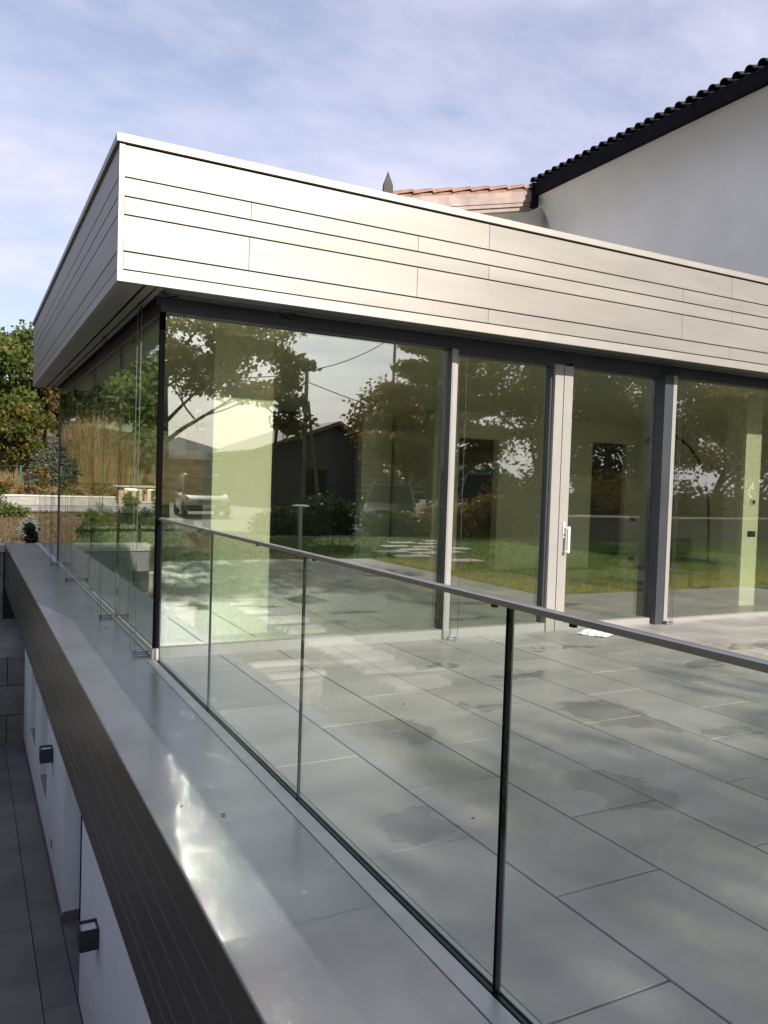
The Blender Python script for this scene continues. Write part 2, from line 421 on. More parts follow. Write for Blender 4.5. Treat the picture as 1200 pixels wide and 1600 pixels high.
def tilemat():
    """porcelain paving: cloudy grey, slight tone change from tile to tile, irregular damp patches"""
    m, N, L, b = newmat('porcelain_paving')
    g = N.new("ShaderNodeNewGeometry")
    mp_ = N.new("ShaderNodeMapping"); mp_.inputs["Rotation"].default_value = (0, 0, 0.7); mp_.inputs["Scale"].default_value = (1, 2.2, 1)
    L.new(g.outputs["Position"], mp_.inputs[0])
    a = N.new("ShaderNodeTexNoise"); a.inputs["Scale"].default_value = 0.9; a.inputs["Detail"].default_value = 7; a.inputs["Roughness"].default_value = 0.55
    L.new(mp_.outputs[0], a.inputs[0])
    r = N.new("ShaderNodeValToRGB")
    r.color_ramp.elements[0].position = 0.33; r.color_ramp.elements[0].color = (0.220, 0.208, 0.190, 1)
    r.color_ramp.elements[1].position = 0.68; r.color_ramp.elements[1].color = (0.35, 0.325, 0.293, 1)
    L.new(a.outputs[0], r.inputs[0])
    fine = N.new("ShaderNodeTexNoise"); fine.inputs["Scale"].default_value = 38; fine.inputs["Detail"].default_value = 8; fine.inputs["Roughness"].default_value = 0.75
    L.new(g.outputs["Position"], fine.inputs[0])
    oi = N.new("ShaderNodeObjectInfo")
    v = N.new("ShaderNodeMath"); v.operation = 'MULTIPLY_ADD'; v.inputs[1].default_value = 0.26; v.inputs[2].default_value = 0.80
    L.new(oi.outputs["Random"], v.inputs[0])
    v2 = N.new("ShaderNodeMath"); v2.operation = 'MULTIPLY_ADD'; v2.inputs[1].default_value = 0.26
    L.new(fine.outputs[0], v2.inputs[0]); L.new(v.outputs[0], v2.inputs[2])
    hs = N.new("ShaderNodeHueSaturation"); L.new(r.outputs[0], hs.inputs["Color"]); L.new(v2.outputs[0], hs.inputs["Value"])
    # damp patches at the spots where water dried last
    nz = N.new("ShaderNodeTexNoise"); nz.inputs["Scale"].default_value = 3.2; nz.inputs["Detail"].default_value = 3
    L.new(g.outputs["Position"], nz.inputs[0])
    sc_ = N.new("ShaderNodeVectorMath"); sc_.operation = 'MULTIPLY_ADD'
    sc_.inputs[1].default_value = (0.55, 0.55, 0); sc_.inputs[2].default_value = (-0.275, -0.275, 0)
    L.new(nz.outputs["Color"], sc_.inputs[0])
    wp = N.new("ShaderNodeVectorMath"); wp.operation = 'ADD'
    L.new(g.outputs["Position"], wp.inputs[0]); L.new(sc_.outputs[0], wp.inputs[1])
    acc = None
    for (x, y, rx, ry) in [(2.43, -1.39, .30, .10), (2.30, -2.45, .28, .30), (2.40, -2.80, .14, .18), (2.80, -3.03, .20, .15),
                           (4.15, -1.66, .30, .12), (0.33, -3.47, .17, .15), (1.45, -3.5, .20, .22), (1.65, -2.08, .16, .12),
                           (0.95, -2.25, .16, .26), (5.2, -1.26, .3, .1), (3.3, -4.1, .3, .3), (2.0, -1.0, .12, .08), (3.3, -5.4, .5, .3), (4.6, -4.5, .5, .2),(3.4,-.75,.35,.06)]:
        sb = N.new("ShaderNodeVectorMath"); sb.operation = 'SUBTRACT'; sb.inputs[1].default_value = (x, y, 0)
        L.new(wp.outputs[0], sb.inputs[0])
        ml = N.new("ShaderNodeVectorMath"); ml.operation = 'MULTIPLY'; ml.inputs[1].default_value = (1 / rx, 1 / ry, 0)
        L.new(sb.outputs[0], ml.inputs[0])
        ln = N.new("ShaderNodeVectorMath"); ln.operation = 'LENGTH'; L.new(ml.outputs[0], ln.inputs[0])
        if acc is None: acc = ln.outputs["Value"]
        else:
            mn = N.new("ShaderNodeMath"); mn.operation = 'MINIMUM'
            L.new(acc, mn.inputs[0]); L.new(ln.outputs["Value"], mn.inputs[1]); acc = mn.outputs[0]
    wr = N.new("ShaderNodeMapRange"); wr.inputs[1].default_value = 0.84; wr.inputs[2].default_value = 1.08
    wr.inputs[3].default_value = 1.0; wr.inputs[4].default_value = 0.0
    L.new(acc, wr.inputs[0])
    wet = N.new("ShaderNodeMix"); wet.data_type = 'RGBA'; wet.blend_type = 'MULTIPLY'
    wf = N.new("ShaderNodeMath"); wf.operation = 'MULTIPLY'; wf.inputs[1].default_value = 0.62
    L.new(wr.outputs[0], wf.inputs[0]); L.new(wf.outputs[0], wet.inputs[0]); L.new(hs.outputs[0], wet.inputs[6])
    wet.inputs[7].default_value = (0.62, 0.62, 0.60, 1)
    L.new(wet.outputs[2], b.inputs["Base Color"])
    rr = N.new("ShaderNodeMapRange"); rr.inputs[3].default_value = 0.40; rr.inputs[4].default_value = 0.17
    L.new(wr.outputs[0], rr.inputs[0]); L.new(rr.outputs[0], b.inputs["Roughness"])
    bp = N.new("ShaderNodeBump"); bp.inputs["Strength"].default_value = 0.05; bp.inputs["Distance"].default_value = 0.01
    L.new(fine.outputs[0], bp.inputs["Height"]); L.new(bp.outputs[0], b.inputs["Normal"])
    return m
M['tile'] = tilemat()

# ------------------------------------------------------------ foliage helpers
def leaves(name, blobs, n, size, m, seed, flat=0.35, aspect=1.6, droop=0.0, shell=0.0):
    """n leaf quads spread through the ellipsoids blobs = [(x,y,z,rx,ry,rz), ...]"""
    rs = np.random.RandomState(seed)
    B = np.array(blobs, float)
    w = (B[:, 3] * B[:, 4] * B[:, 5]) ** (2 / 3)
    idx = rs.choice(len(B), n, p=w / w.sum())
    d = rs.normal(size=(n, 3)); d /= np.linalg.norm(d, axis=1)[:, None]
    rr = (shell + (1 - shell) * rs.rand(n) ** 0.45) * (1 + 0.16 * rs.randn(n).clip(-1, 2))
    c = B[idx, :3] + d * rr[:, None] * B[idx, 3:]
    nrm = rs.normal(size=(n, 3)) * np.array([1, 1, 1]) + d * 0.6 + np.array([0, 0, flat])
    nrm /= np.linalg.norm(nrm, axis=1)[:, None]
    t = rs.normal(size=(n, 3)) + np.array([0, 0, -droop])
    t -= nrm * (t * nrm).sum(1)[:, None]; t /= np.linalg.norm(t, axis=1)[:, None]
    bt = np.cross(nrm, t)
    s = size * (0.6 + 0.8 * rs.rand(n))[:, None]
    L_, W_ = t * s * aspect * 0.5, bt * s * 0.5
    P = np.stack([c - L_, c + W_ - L_ * 0.1 + nrm * s * 0.12, c + L_, c - W_ - L_ * 0.1 + nrm * s * 0.12], 1).reshape(-1, 3)
    clump = (np.sin(B[idx, 0] * 12.9 + B[idx, 1] * 7.1 + B[idx, 2] * 3.3) * 43758.5) % 1.0
    val = (0.55 * clump + 0.45 * rs.rand(n)).clip(0, 1)
    return quads(name, P, val, m)

def quads(name, P, val, m):
    n = len(P) // 4
    me = bpy.data.meshes.new(name)
    me.vertices.add(n * 4); me.vertices.foreach_set("co", P.astype(np.float32).ravel())
    me.loops.add(n * 4); me.loops.foreach_set("vertex_index", np.arange(n * 4, dtype=np.int32))
    me.polygons.add(n); me.polygons.foreach_set("loop_start", np.arange(0, n * 4, 4, dtype=np.int32))
    me.update(calc_edges=True)
    a = me.attributes.new("rnd", 'FLOAT', 'FACE'); a.data.foreach_set("value", val.astype(np.float32))
    me.materials.append(m)
    return me

def blades(name, cx, cy_, rx, ry, n, h, w, m, seed, lean=0.25, z0=0.0, hvar=0.5):
    """upright grass or reed blades, two quads each"""
    rs = np.random.RandomState(seed)
    a = rs.rand(n) * 2 * np.pi; r = np.sqrt(rs.rand(n))
    base = np.stack([cx + rx * r * np.cos(a), cy_ + ry * r * np.sin(a), np.full(n, z0)], 1)
    hh = h * (1 - hvar * rs.rand(n)) * (1 - 0.25 * r)
    ln = rs.normal(size=(n, 2)) * lean * hh[:, None] * 0.6 + np.stack([np.cos(a) * r, np.sin(a) * r], 1) * (lean * hh * 0.9)[:, None]
    mid = base + np.stack([ln[:, 0] * 0.35, ln[:, 1] * 0.35, hh * 0.6], 1)
    tip = base + np.stack([ln[:, 0], ln[:, 1], hh], 1)
    b = rs.rand(n) * np.pi; wv = np.stack([np.cos(b), np.sin(b), np.zeros(n)], 1) * (w * (0.6 + 0.8 * rs.rand(n)))[:, None]
    P1 = np.stack([base - wv, base + wv, mid + wv * 0.8, mid - wv * 0.8], 1)
    P2 = np.stack([mid - wv * 0.8, mid + wv * 0.8, tip + wv * 0.1, tip - wv * 0.1], 1)
    P = np.concatenate([P1, P2], 0).reshape(-1, 3)
    v = rs.rand(n)
    return quads(name, P, np.concatenate([v, v]), m)

def branches(mb, seed, H, r0, spread, levels=3, kids=5, start=0.35, up=0.5):
    """tapered trunk with limbs; returns the limb tips"""
    rg = random.Random(seed)
    tips = []
    def grow(p, d, L_, r, lv):
        n = 4
        pts, rr = [p.copy()], [r]
        q = p.copy(); dd = d.copy()
        for i in range(n):
            dd = (dd + Vector((rg.uniform(-.18, .18), rg.uniform(-.18, .18), rg.uniform(-.05, .12)))).normalized()
            q = q + dd * (L_ / n); pts.append(q.copy()); rr.append(max(r * (1 - 0.7 * (i + 1) / n), 0.006))
        mb.tube(pts, rr, 7 if lv == 0 else 5, cap=False)
        if lv >= levels:
            tips.append(pts[-1]); tips.append(pts[-2]); return
        k = kids if lv == 0 else max(2, kids - 2)
        for j in range(k):
            f = start + (1 - start) * (j + rg.random() * 0.8) / k if lv == 0 else 0.35 + 0.6 * (j + 0.5) / k
            s = min(int(f * n), n - 1)
            b0 = pts[s].lerp(pts[s + 1], f * n - s)
            an = rg.uniform(0, 2 * math.pi) if lv else 2 * math.pi * j / k * 1.6 + rg.uniform(-.4, .4)
            out = Vector((math.cos(an), math.sin(an), up * rg.uniform(0.5, 1.3))).normalized()
            nd = (out * 0.8 + dd * 0.35).normalized()
            grow(b0, nd, spread * (0.62 ** lv) * rg.uniform(0.75, 1.15), rr[s] * 0.55, lv + 1)
        tips.append(pts[-1])
    grow(Vector((0, 0, 0)), Vector((0, 0, 1)), H, r0, 0)
    return tips

def tree(name, label, loc, H, r0, spread, blob, nleaf, size, lm, seed, group=None, levels=2, kids=6, start=0.35, up=0.5, cat='tree', flatz=0.7):
    t = thing(name, label, cat, loc, group)
    mb = MB(); tips = branches(mb, seed, H, r0, spread, levels, kids, start, up)
    mb.build('trunk', M['bark'], t, smooth=True)
    rg = random.Random(seed + 5)
    bl = [(p.x, p.y, p.z, blob * rg.uniform(.6, 1.25), blob * rg.uniform(.6, 1.25), blob * flatz * rg.uniform(.6, 1.2)) for p in tips]
    obj('crown', leaves('crown', bl, nleaf, size, lm, seed), t)
    return t

def shrub(name, label, loc, blobs, n, size, lm, seed, cat='shrub', group=None, stems=5, hs=0.5, **k):
    t = thing(name, label, cat, loc, group)
    mb = MB(); rg = random.Random(seed)
    for i in range(stems):
        b = blobs[i % len(blobs)]
        mb.tube([(rg.uniform(-.04, .04), rg.uniform(-.04, .04), -0.03), (b[0] * .5, b[1] * .5, b[2] * .5), (b[0], b[1], b[2] + b[5] * .4)], [0.012 * (1 + b[2]), .01, .004], 5)
    mb.build('stem', M['bark'], t)
    obj('foliage', leaves('foliage', blobs, n, size, lm, seed, **k), t)
    return t

ORD = ['first', 'second', 'third', 'fourth', 'fifth', 'sixth', 'seventh', 'eighth', 'ninth', 'tenth', 'eleventh', 'twelfth', 'thirteenth', 'fourteenth', 'fifteenth', 'sixteenth', 'seventeenth', 'eighteenth', 'nineteenth', 'twentieth', 'twenty first', 'twenty second', 'twenty third', 'twenty fourth', 'twenty fifth', 'twenty sixth', 'twenty seventh', 'twenty eighth', 'twenty ninth', 'thirtieth']
# ============================================================ THE SETTING: ground
def sstep(a, b, x):
    t = min(max((x - a) / (b - a), 0), 1); return t * t * (3 - 2 * t)
def gz(x, y):
    """height of the garden ground"""
    z = -0.12
    # sunken garden to the left of the building
    z += -1.00 * sstep(0.5, 1.9, -x) * sstep(15, 11, y) * sstep(-16, -9, y)
    # back garden beyond the ledge, rising gently to a low wall, then a bank
    z += -0.42 * sstep(10.5, 12.5, y) * (1 - sstep(14, 32, y)) * (1 - sstep(0.5, 1.9, -x) * 0.0)
    z += 0.15 * sstep(20, 32, y)
    z += 3.2 * sstep(33.5, 46, y) + 4.0 * sstep(46, 95, y)
    z += 0.25 * math.sin(x * 0.7 + y * 0.3) * sstep(34, 44, y) + 0.4 * math.sin(x * .23 + 2) * sstep(38, 60, y)
    # driveway level behind the camera
    z += -0.10 * sstep(-13, -20, y)
    return z
xs = sorted(set([-400, -200, -100, -60, -40, -30, -25] + [round(-20 + .8 * i, 3) for i in range(0, 23)] + [-1.9, -1.2, -.5, 0, 1, 2, 3, 4, 5, 5.5, 6, 7, 8, 9, 10, 11, 12]
            + [13, 14, 16, 18, 20, 24, 28, 34, 40, 55, 80, 140, 250, 400]))
ys = sorted(set([-400, -200, -120, -80, -60, -50, -42, -36, -30, -26, -23, -20, -18, -16, -14.5, -13, -12, -11, -10, -9, -8, -7.2, -5, -3, -2, 0, 2, 4, 6, 8, 10, 11.3, 12, 12.8, 13.6, 15]
            + [16 + i for i in range(0, 32)] + [50, 54, 58, 64, 72, 84, 100, 150, 250, 400]))
g_mb = MB()
ix = {}
for j, y in enumerate(ys):
    for i, x in enumerate(xs):
        ix[(i, j)] = len(g_mb.v); g_mb.v.append((x, y, gz(x, y)))
for j in range(len(ys) - 1):
    for i in range(len(xs) - 1):
        cx, cy_ = (xs[i] + xs[i + 1]) / 2, (ys[j] + ys[j + 1]) / 2
        if -1.9 < cx < 12 and -7.2 < cy_ < 11.3: continue
        g_mb.f.append((ix[(i, j)], ix[(i + 1, j)], ix[(i + 1, j + 1)], ix[(i, j + 1)]))
struct(g_mb.build('ground', M['ground'], smooth=True))

def sheet(name, x0, x1, y0, y1, dz, m, nx=14, ny=10, edge=0.25, seed=1, thick=False):
    """a patch of another surface that follows the ground a little above it, with an uneven outline"""
    rg = random.Random(seed); mb = MB()
    for j in range(ny + 1):
        for i in range(nx + 1):
            x = x0 + (x1 - x0) * i / nx; y = y0 + (y1 - y0) * j / ny
            if i in (0, nx) or j in (0, ny):
                x += rg.uniform(-edge, edge); y += rg.uniform(-edge, edge)
            mb.v.append((x, y, gz(x, y) + dz))
    for j in range(ny):
        for i in range(nx):
            a = j * (nx + 1) + i
            mb.f.append((a, a + 1, a + nx + 2, a + nx + 1))
    return mb.build(name, m)
struct(sheet('earth_bank', -30, 30, 33.2, 60, 0.06, M['earth'], 60, 30, 0.0))
struct(sheet('planting_bed', -2.4, 4.0, 12.4, 26.0, 0.10, M['soil'], 16, 24, 0.3, 3))
struct(sheet('planting_bed', -9.5, -2.9, 14.5, 26.5, 0.10, M['soil'], 16, 20, 0.3, 4))
struct(sheet('garden_path', -14, 6, 27.0, 30.5, 0.05, M['concrete'], 40, 6, 0.04, 5))
struct(sheet('path_edging', -14, 6, 26.75, 26.95, 0.16, M['slab'], 40, 1, 0.0, 5))
struct(sheet('driveway', -8, 34, -40, -15.5, 0.03, M['asphalt'], 30, 16, 0.15, 6))

# lawn behind the terrace
lw = MB()
lw.box((5.5, -7.2, -0.4), (12.0, -2.0, -0.03))
struct(lw.build('lawn', M['lawn']))
struct(sheet('lawn', -1.5, 12.4, -13.0, -7.2, 0.085, M['lawn'], 24, 12, 0.12, 9))
struct(sheet('lawn', 12.0, 26.0, -11.0, -2.0, 0.085, M['lawn'], 24, 12, 0.12, 10))
def grass_mesh():
    rs = np.random.RandomState(3)
    n = 42000
    x = rs.uniform(-1.4, 24, n); y = rs.uniform(-12.6, -2.05, n)
    keep = ((x > 5.55) | (y < -7.3)) & ~((y < -11) & (x > 12.6))
    x, y = x[keep], y[keep]; n = len(x)
    z = np.where((x < 12) & (y > -7.2), -0.035, -0.05)
    base = np.stack([x, y, z], 1); h = 0.05 + 0.05 * rs.rand(n)
    a = rs.rand(n) * np.pi; w = np.stack([np.cos(a), np.sin(a), np.zeros(n)], 1) * 0.012
    ln = rs.normal(size=(n, 3)) * 0.018; ln[:, 2] = h
    P = np.stack([base - w, base + w, base + ln + w * .2, base + ln - w * .2], 1).reshape(-1, 3)
    patch = 0.5 + 0.5 * np.sin(x * 0.8 + 1.3 * np.sin(y * 0.7))
    edge = np.maximum(np.exp(-np.maximum(-y - 2.4, 0) / 1.2), np.where(y > -7.3, np.exp(-np.maximum(x - 5.9, 0) / 1.2), 0))  # sunlit yellow band beside the terrace, put into the blade colour
    return quads('grass', P, (0.35 * rs.rand(n) + 0.3 * patch + 0.75 * edge).clip(0, 1), M['leaf_grass'])
tag(obj('grass', grass_mesh()), 'short mown grass of the lawn behind the terrace, seen in the glass', 'grass', kind='stuff')
def gravel_mesh():
    rs = np.random.RandomState(8); mb = MB()
    rg = random.Random(4)
    for i in range(2600):
        x = rg.uniform(4.2, 15.5); y = rg.uniform(-15.2, -12.8) - max(0, (10 - x)) * 0.1
        s = rg.uniform(.03, .075); z = gz(x, y) + s * .35
        an = rg.uniform(0, 3.14); c, sn = math.cos(an), math.sin(an)
        vs = [(x + c * s * 1.3, y + sn * s * 1.3, z), (x - sn * s, y + c * s, z + s * .1), (x - c * s * 1.2, y - sn * s * 1.2, z), (x + sn * s, y - c * s, z - s * .1), (x, y, z + s * .7), (x, y, z - s)]
        mb.add(vs, [(0, 1, 4), (1, 2, 4), (2, 3, 4), (3, 0, 4), (1, 0, 5), (2, 1, 5), (3, 2, 5), (0, 3, 5)])
    return mb
tag(gravel_mesh().build('gravel', M['gravel']), 'bed of pale river pebbles between lawn and driveway', 'gravel', kind='stuff')

# ============================================================ TERRACE
LW = -0.62          # outer edge of the metal ledge
ter = MB(); ter.box((0.03, -7.2, -0.30), (5.48, 0.04, -0.014)).box((5.48, -2.0, -0.30), (12.0, 0.04, -0.014))
terrace = struct(ter.build('terrace', M['joint']))
rg = random.Random(11)
TW, TL, J = 0.5, 1.03, 0.0042
tile_me = {}
def paving_tile(x0, x1, y0, y1, dz):
    key = (round(x1 - x0, 3), round(y1 - y0, 3))
    if key not in tile_me:
        tile_me[key] = MB().bbox((-key[0] / 2 + J, -key[1] / 2 + J, -0.013), (key[0] / 2 - J, key[1] / 2 - J, 0.0), 0.002).mesh('paving_tile', M['tile'])
    obj('paving_tile', tile_me[key], terrace, ((x0 + x1) / 2, (y0 + y1) / 2, dz))
for r in range(0, 24):
    x0 = 0.035 if r == 0 else r * TW
    x1 = (r + 1) * TW
    ymin = -7.2 if x1 <= 5.51 else -2.0
    off = [-3.63, -4.15, -3.65, -4.17][r % 4]
    if x1 > 9.6: continue
    e = off + 5 * TL
    while e > -8.3:
        a, b_ = max(e - TL, ymin), min(e, 0.036)
        if b_ - a > 0.03:
            paving_tile(x0, x1, a, b_, rg.uniform(-.0006, .0006))
        e -= TL
# ---- ledge (metal coping on the parapet)
ledge = thing('metal_ledge', 'wide grey metal coping ledge running along the outer edge of the terrace', 'ledge')
MB().box((LW + .021, -9.0, -0.30), (-0.09, 11.26, -0.0125)).build('core', M['gap'], ledge)
cuts = [-9.0, -6.95, -3.945, -0.92, -.086, 2.1, 5.1, 8.15, 11.28]
for a, b_ in zip(cuts[:-1], cuts[1:]):
    mb = MB()
    mb.prism([(LW, -0.012), (LW, -0.004), (LW + .004, 0.0), ((-0.088 if b_ < 0 else -.031), 0.003), ((-0.088 if b_ < 0 else -.031), -0.012)], 'y', a + (.001 if a != -.086 else 0), b_ - (.001 if b_ != -.086 else 0))
    mb.build('coping_sheet', M['ledge'], ledge)
FB = -0.85
for a, b_ in zip([-9.0, -6.95, -.5, 5.5], [-6.95, -.5, 5.5, 11.28]):
    MB().box((LW + .003, a + .0015, FB), (LW + .02, b_ - .0015, -0.0125)).build('fascia_panel', M['ledge_front'], ledge)
for z in (-0.175, -0.304, -0.428, -0.60, -0.70):
    MB().box((LW + .0015, -9.0, z - .0012), (LW + .004, 11.28, z + .0012)).build('bead', M['groove'], ledge)
MB().box((LW + .02, -9.0, FB), (-0.30, 11.28, FB + .02)).build('underside', M['ledge_front'], ledge)
MB().box((LW + .003, 11.28, FB), (-0.0, 11.30, 0.0)).build('end_cap', M['ledge_front'], ledge)
# small leaves, twigs lying on the ledge and tiles
for k, (x, y, lab) in enumerate([(-.16, 1.4, 'tiny dry leaf lying on the ledge beside the corner post'), (-.28, -.62, 'tiny dark crumb on the ledge between corner post and shadow edge'),
                      (-.35, -3.05, 'small dark twig on the sunlit part of the ledge'), (-.49, -2.9, 'dark speck on the bright strip of the ledge'),
                      (-.02, -2.72, 'short dark splinter standing against the railing channel'), (1.18, -1.85, 'dark leaf fragment on the terrace paving behind the railing'),
                      (2.32, -.92, 'small dark stalk on the paving before the glass wall'), (.6, -3.5, 'thin dark stem in the damp patch of a paving tile')]):
    q = MB().prism([(-.012, 0), (.002, -.004), (.016, .002), (.003, .006)], 'z', 0, .004).build('dry_leaf', M['fabric'])
    q.location = (x, y, .005); q.rotation_euler = (0, 0, k * 1.3); q.scale = (.6, .6, 1)
    tag(q, lab, 'leaf')

# ---- glass railing
RH = 1.10
rail = thing('glass_railing', 'frameless glass balustrade with slim steel handrail between ledge and terrace', 'railing')
MB().box((-0.086, -9.0, -0.02), (-0.020, -0.085, 0.007)).build('base_channel', M['channel'], rail)
MB().box((-0.0195, -9.0, -0.02), (0.030, -0.06, -0.001)).build('base_channel', M['black'], rail)
MB().box((0.016, -9.0, -0.02), (0.032, -0.06, 0.003)).build('base_channel', M['channel'], rail)
P0, PL = -0.12, 1.4955
edges = [P0] + [-1.516 - 1.49 * k for k in range(0, 6)]
gm = {}
for a, b_ in zip(edges[:-1], edges[1:]):
    hi, lo = a - .004, b_ + .004
    mb = MB().box((-0.006, lo, 0.0), (0.006, hi, RH - .015))
    # faces: 4 edge faces use the edge material
    o = mb.build('glass_panel', [M['glassR'], M['edge']], rail)
    for p in o.data.polygons:
        if abs(p.normal.x) < .5: p.material_index = 1
# dark clamping profiles at the panel joints
for k, y in enumerate(edges[1:5]):
    w = [.0032, .0034, .0045, .006][k]; wx = .0062 if k < 2 else .0078
    MB().box((-wx, y - w, 0.0), (wx, y + w, RH - .016)).build('joint_profile', M['black'], rail)
MB().box((0.0080, edges[3] - .006, 0.0), (0.013, edges[3] + .003, RH - .02)).build('joint_profile', M['anth'], rail)
hr = MB().prism([(-0.0125, RH - .019), (-0.0125, RH - .003), (-0.0095, RH), (0.0095, RH), (0.0125, RH - .003), (0.0125, RH - .019), (0.0075, RH - .019), (0.0075, RH - .008), (-0.0075, RH - .008), (-0.0075, RH - .019)], 'y', -9.0, -0.06)
hr.build('handrail', M['steel'], rail)
for y in (-1.2, -2.35, -3.1, -4.42, -4.75):
    MB().box((-.003, y - .008, RH - .030), (.010, y + .008, RH - .0185)).build('rubber_wedge', M['black'], rail)

rail2 = thing('glass_railing', 'short low glass balustrade beyond the pavilion at the far end of the ledge', 'railing')
MB().box((-0.05, 7.5, -0.0), (0.03, 11.28, 0.012)).build('base_channel', M['channel'], rail2)
for a, b_ in ((7.5, 8.72), (8.75, 9.98), (10.01, 11.26)):
    o = MB().box((-0.009, a, 0.012), (0.009, b_, RH - .02)).build('glass_panel', [M['glassR'], M['edge']], rail2)
    for p in o.data.polygons:
        if abs(p.normal.x) < .5: p.material_index = 1
t2 = MB().box((0.03, 7.5, -.3), (12, 11.28, -.014)).build('rear_terrace', M['tile']); struct(t2)

# ============================================================ PAVILION
pav = thing('glass_pavilion', 'flat roofed glass pavilion clad in brushed champagne metal boards at the ledge', 'building')
OX, OY, ZB, ZT, PD, XE = -0.412, -0.436, 2.762, 3.762, 7.43, 10.2
ZG = 2.672
# roof body behind the cladding
MB().box((OX + .045, OY + .045, ZB + .012), (XE, PD - .03, ZT - .06)).build('roof_slab', M['gap'], pav)
courses = [(2.843, 2.970), (2.970, 3.221), (3.221, 3.347), (3.347, 3.478), (3.478, 3.700)]
seams = [[2.70, 5.785, 8.87], [0.527, 1.976, 5.07, 8.16], [2.69, 5.79, 8.88], [0.535, 1.974, 5.065, 8.15], [2.683, 5.775, 8.86]]
G = 0.0048
x00 = OX + .036
for (z0, z1), sm in zip(courses, seams):
    ed = [x00] + sm + [XE]
    for a, b_ in zip(ed[:-1], ed[1:]):
        MB().bbox((a + .0012, OY + .001, z0 + G), (b_ - .0012, OY + .028, z1 - G), .0015).build('cladding_board', M['clad'], pav)
sidecuts = [[2.9], [1.4, 4.5], [2.2, 5.3], [0.9, 4.0], [1.7, 4.8]]
for (z0, z1), sm in zip(courses, sidecuts):
    ed = [OY + .036] + sm + [PD]
    for a, b_ in zip(ed[:-1], ed[1:]):
        MB().bbox((OX + .001, a + .0012, z0 + G), (OX + .028, b_ - .0012, z1 - G), .0015).build('cladding_board', M['clad'], pav)
# trims: bottom, corner, cap
MB().box((OX - .001, OY - .001, ZB), (XE, OY + .03, 2.843 - G)).build('bottom_trim', M['clad_trim'], pav)
MB().box((OX - .001, OY + .0305, ZB), (OX + .03, PD, 2.843 - G)).build('bottom_trim', M['clad_trim'], pav)
MB().box((OX - .001, OY - .001, 2.843 - G + .001), (OX + .035, OY + .035, 3.700)).build('corner_trim', M['clad_trim'], pav)
MB().box((OX - .022, OY - .022, 3.708), (XE, OY + .12, ZT)).build('roof_cap', M['clad_trim'], pav)
MB().box((OX - .022, OY + .1205, 3.708), (OX + .12, PD + .02, ZT - .001)).build('roof_cap', M['clad_trim'], pav)
MB().box((OX + .121, PD - .1, 3.708), (XE, PD + .02, ZT - .001)).build('roof_cap', M['clad_trim'], pav)
MB().box((OX + .03, PD - .03, ZB), (XE, PD, 3.70)).build('rear_fascia', M['clad_trim'], pav)
MB().box((OX + .1, OY + .1, 3.66), (XE, PD - .08, 3.70)).build('roof_deck', M['roofbounce'], pav)  # unseen roof top made pale to bounce sun onto the white house
# soffit strips with dark slots between
sf = [(OX + .031, OX + .185), (OX + .205, OX + .272), (OX + .287, OX + .33)]
for a, b_ in sf:
    MB().box((a, OY + .031, ZB + .001), (b_, PD - .031, ZB + .011)).build('soffit_panel', M['soffit'], pav)
for a, b_ in [(OY + .031, OY + .19), (OY + .21, OY + .28), (OY + .295, OY + .33)]:
    MB().box((OX + .331 if a > OY + .2 else OX + .186, a, ZB + .0015), (XE, b_, ZB + .0105)).build('soffit_panel', M['anth'], pav)
# header beams over the glass
MB().box((-0.02, -0.015, ZG), (XE, 0.10, ZB + .0115)).build('header_beam', M['anth'], pav)
MB().box((-0.06, -0.035, ZG + .05), (XE, -0.0155, ZB + .0115)).build('header_beam', M['anth'], pav)
MB().box((-0.02, 0.1005, ZG), (0.08, PD, ZB + .0115)).build('header_beam', M['anth'], pav)
for a, b_ in ((OX + .19, OX + .203), (OX + .275, OX + .285)):
    MB().box((a, OY + .05, ZB + .0015), (b_, PD - .05, ZB + .02)).build('blind_track', M['black'], pav)
# corner post and corner glazing seal
MB().box((-0.024, -0.018, 0.0), (0.017, 0.020, ZG)).build('corner_post', M['black'], pav)
MB().box((-0.040, -0.052, 0.0), (0.012, -0.0185, 0.085)).build('post_foot', M['frame'], pav)
# mullions: flank shade put into the darker colour, fronts paler as sunlit
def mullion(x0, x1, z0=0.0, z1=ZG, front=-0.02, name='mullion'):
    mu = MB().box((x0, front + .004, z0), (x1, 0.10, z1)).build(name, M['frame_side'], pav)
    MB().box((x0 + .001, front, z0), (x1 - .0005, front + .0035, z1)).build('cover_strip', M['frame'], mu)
    return mu
mullion(2.600, 2.648, front=-.03)
mullion(2.650, 2.672, front=-.022)
mu3 = MB().box((5.243, -.085, 0.0), (5.372, 0.10, ZG)).build('mullion', M['frame_side'], pav)
MB().box((5.362, -.09, 0.0), (5.414, -.0855, ZG)).build('cover_strip', M['frame'], mu3)
mullion(8.0, 8.06, front=-.03)
# bottom sill rails
for a, b_, zt in ((0.02, 2.598, .082), (2.674, 3.80, .082), (4.02, 5.24, .065), (5.415, 7.998, .04), (8.061, XE, .04)):
    MB().box((a, -0.018, 0.0), (b_, 0.10, zt)).build('sill_rail', M['frame'], pav)
# glass panes of the front
def pane(x0, x1, z0, z1=ZG, y=0.05, parent=pav):
    return MB().box((x0, y, z0), (x1, y + .024, z1)).build('glass_pane', M['glassA'], parent)
pane(0.018, 2.599, .082); pane(2.673, 3.81, .082); pane(4.03, 5.235, .066, y=.054); pane(5.416, 7.999, .041); pane(8.061, XE, .041)
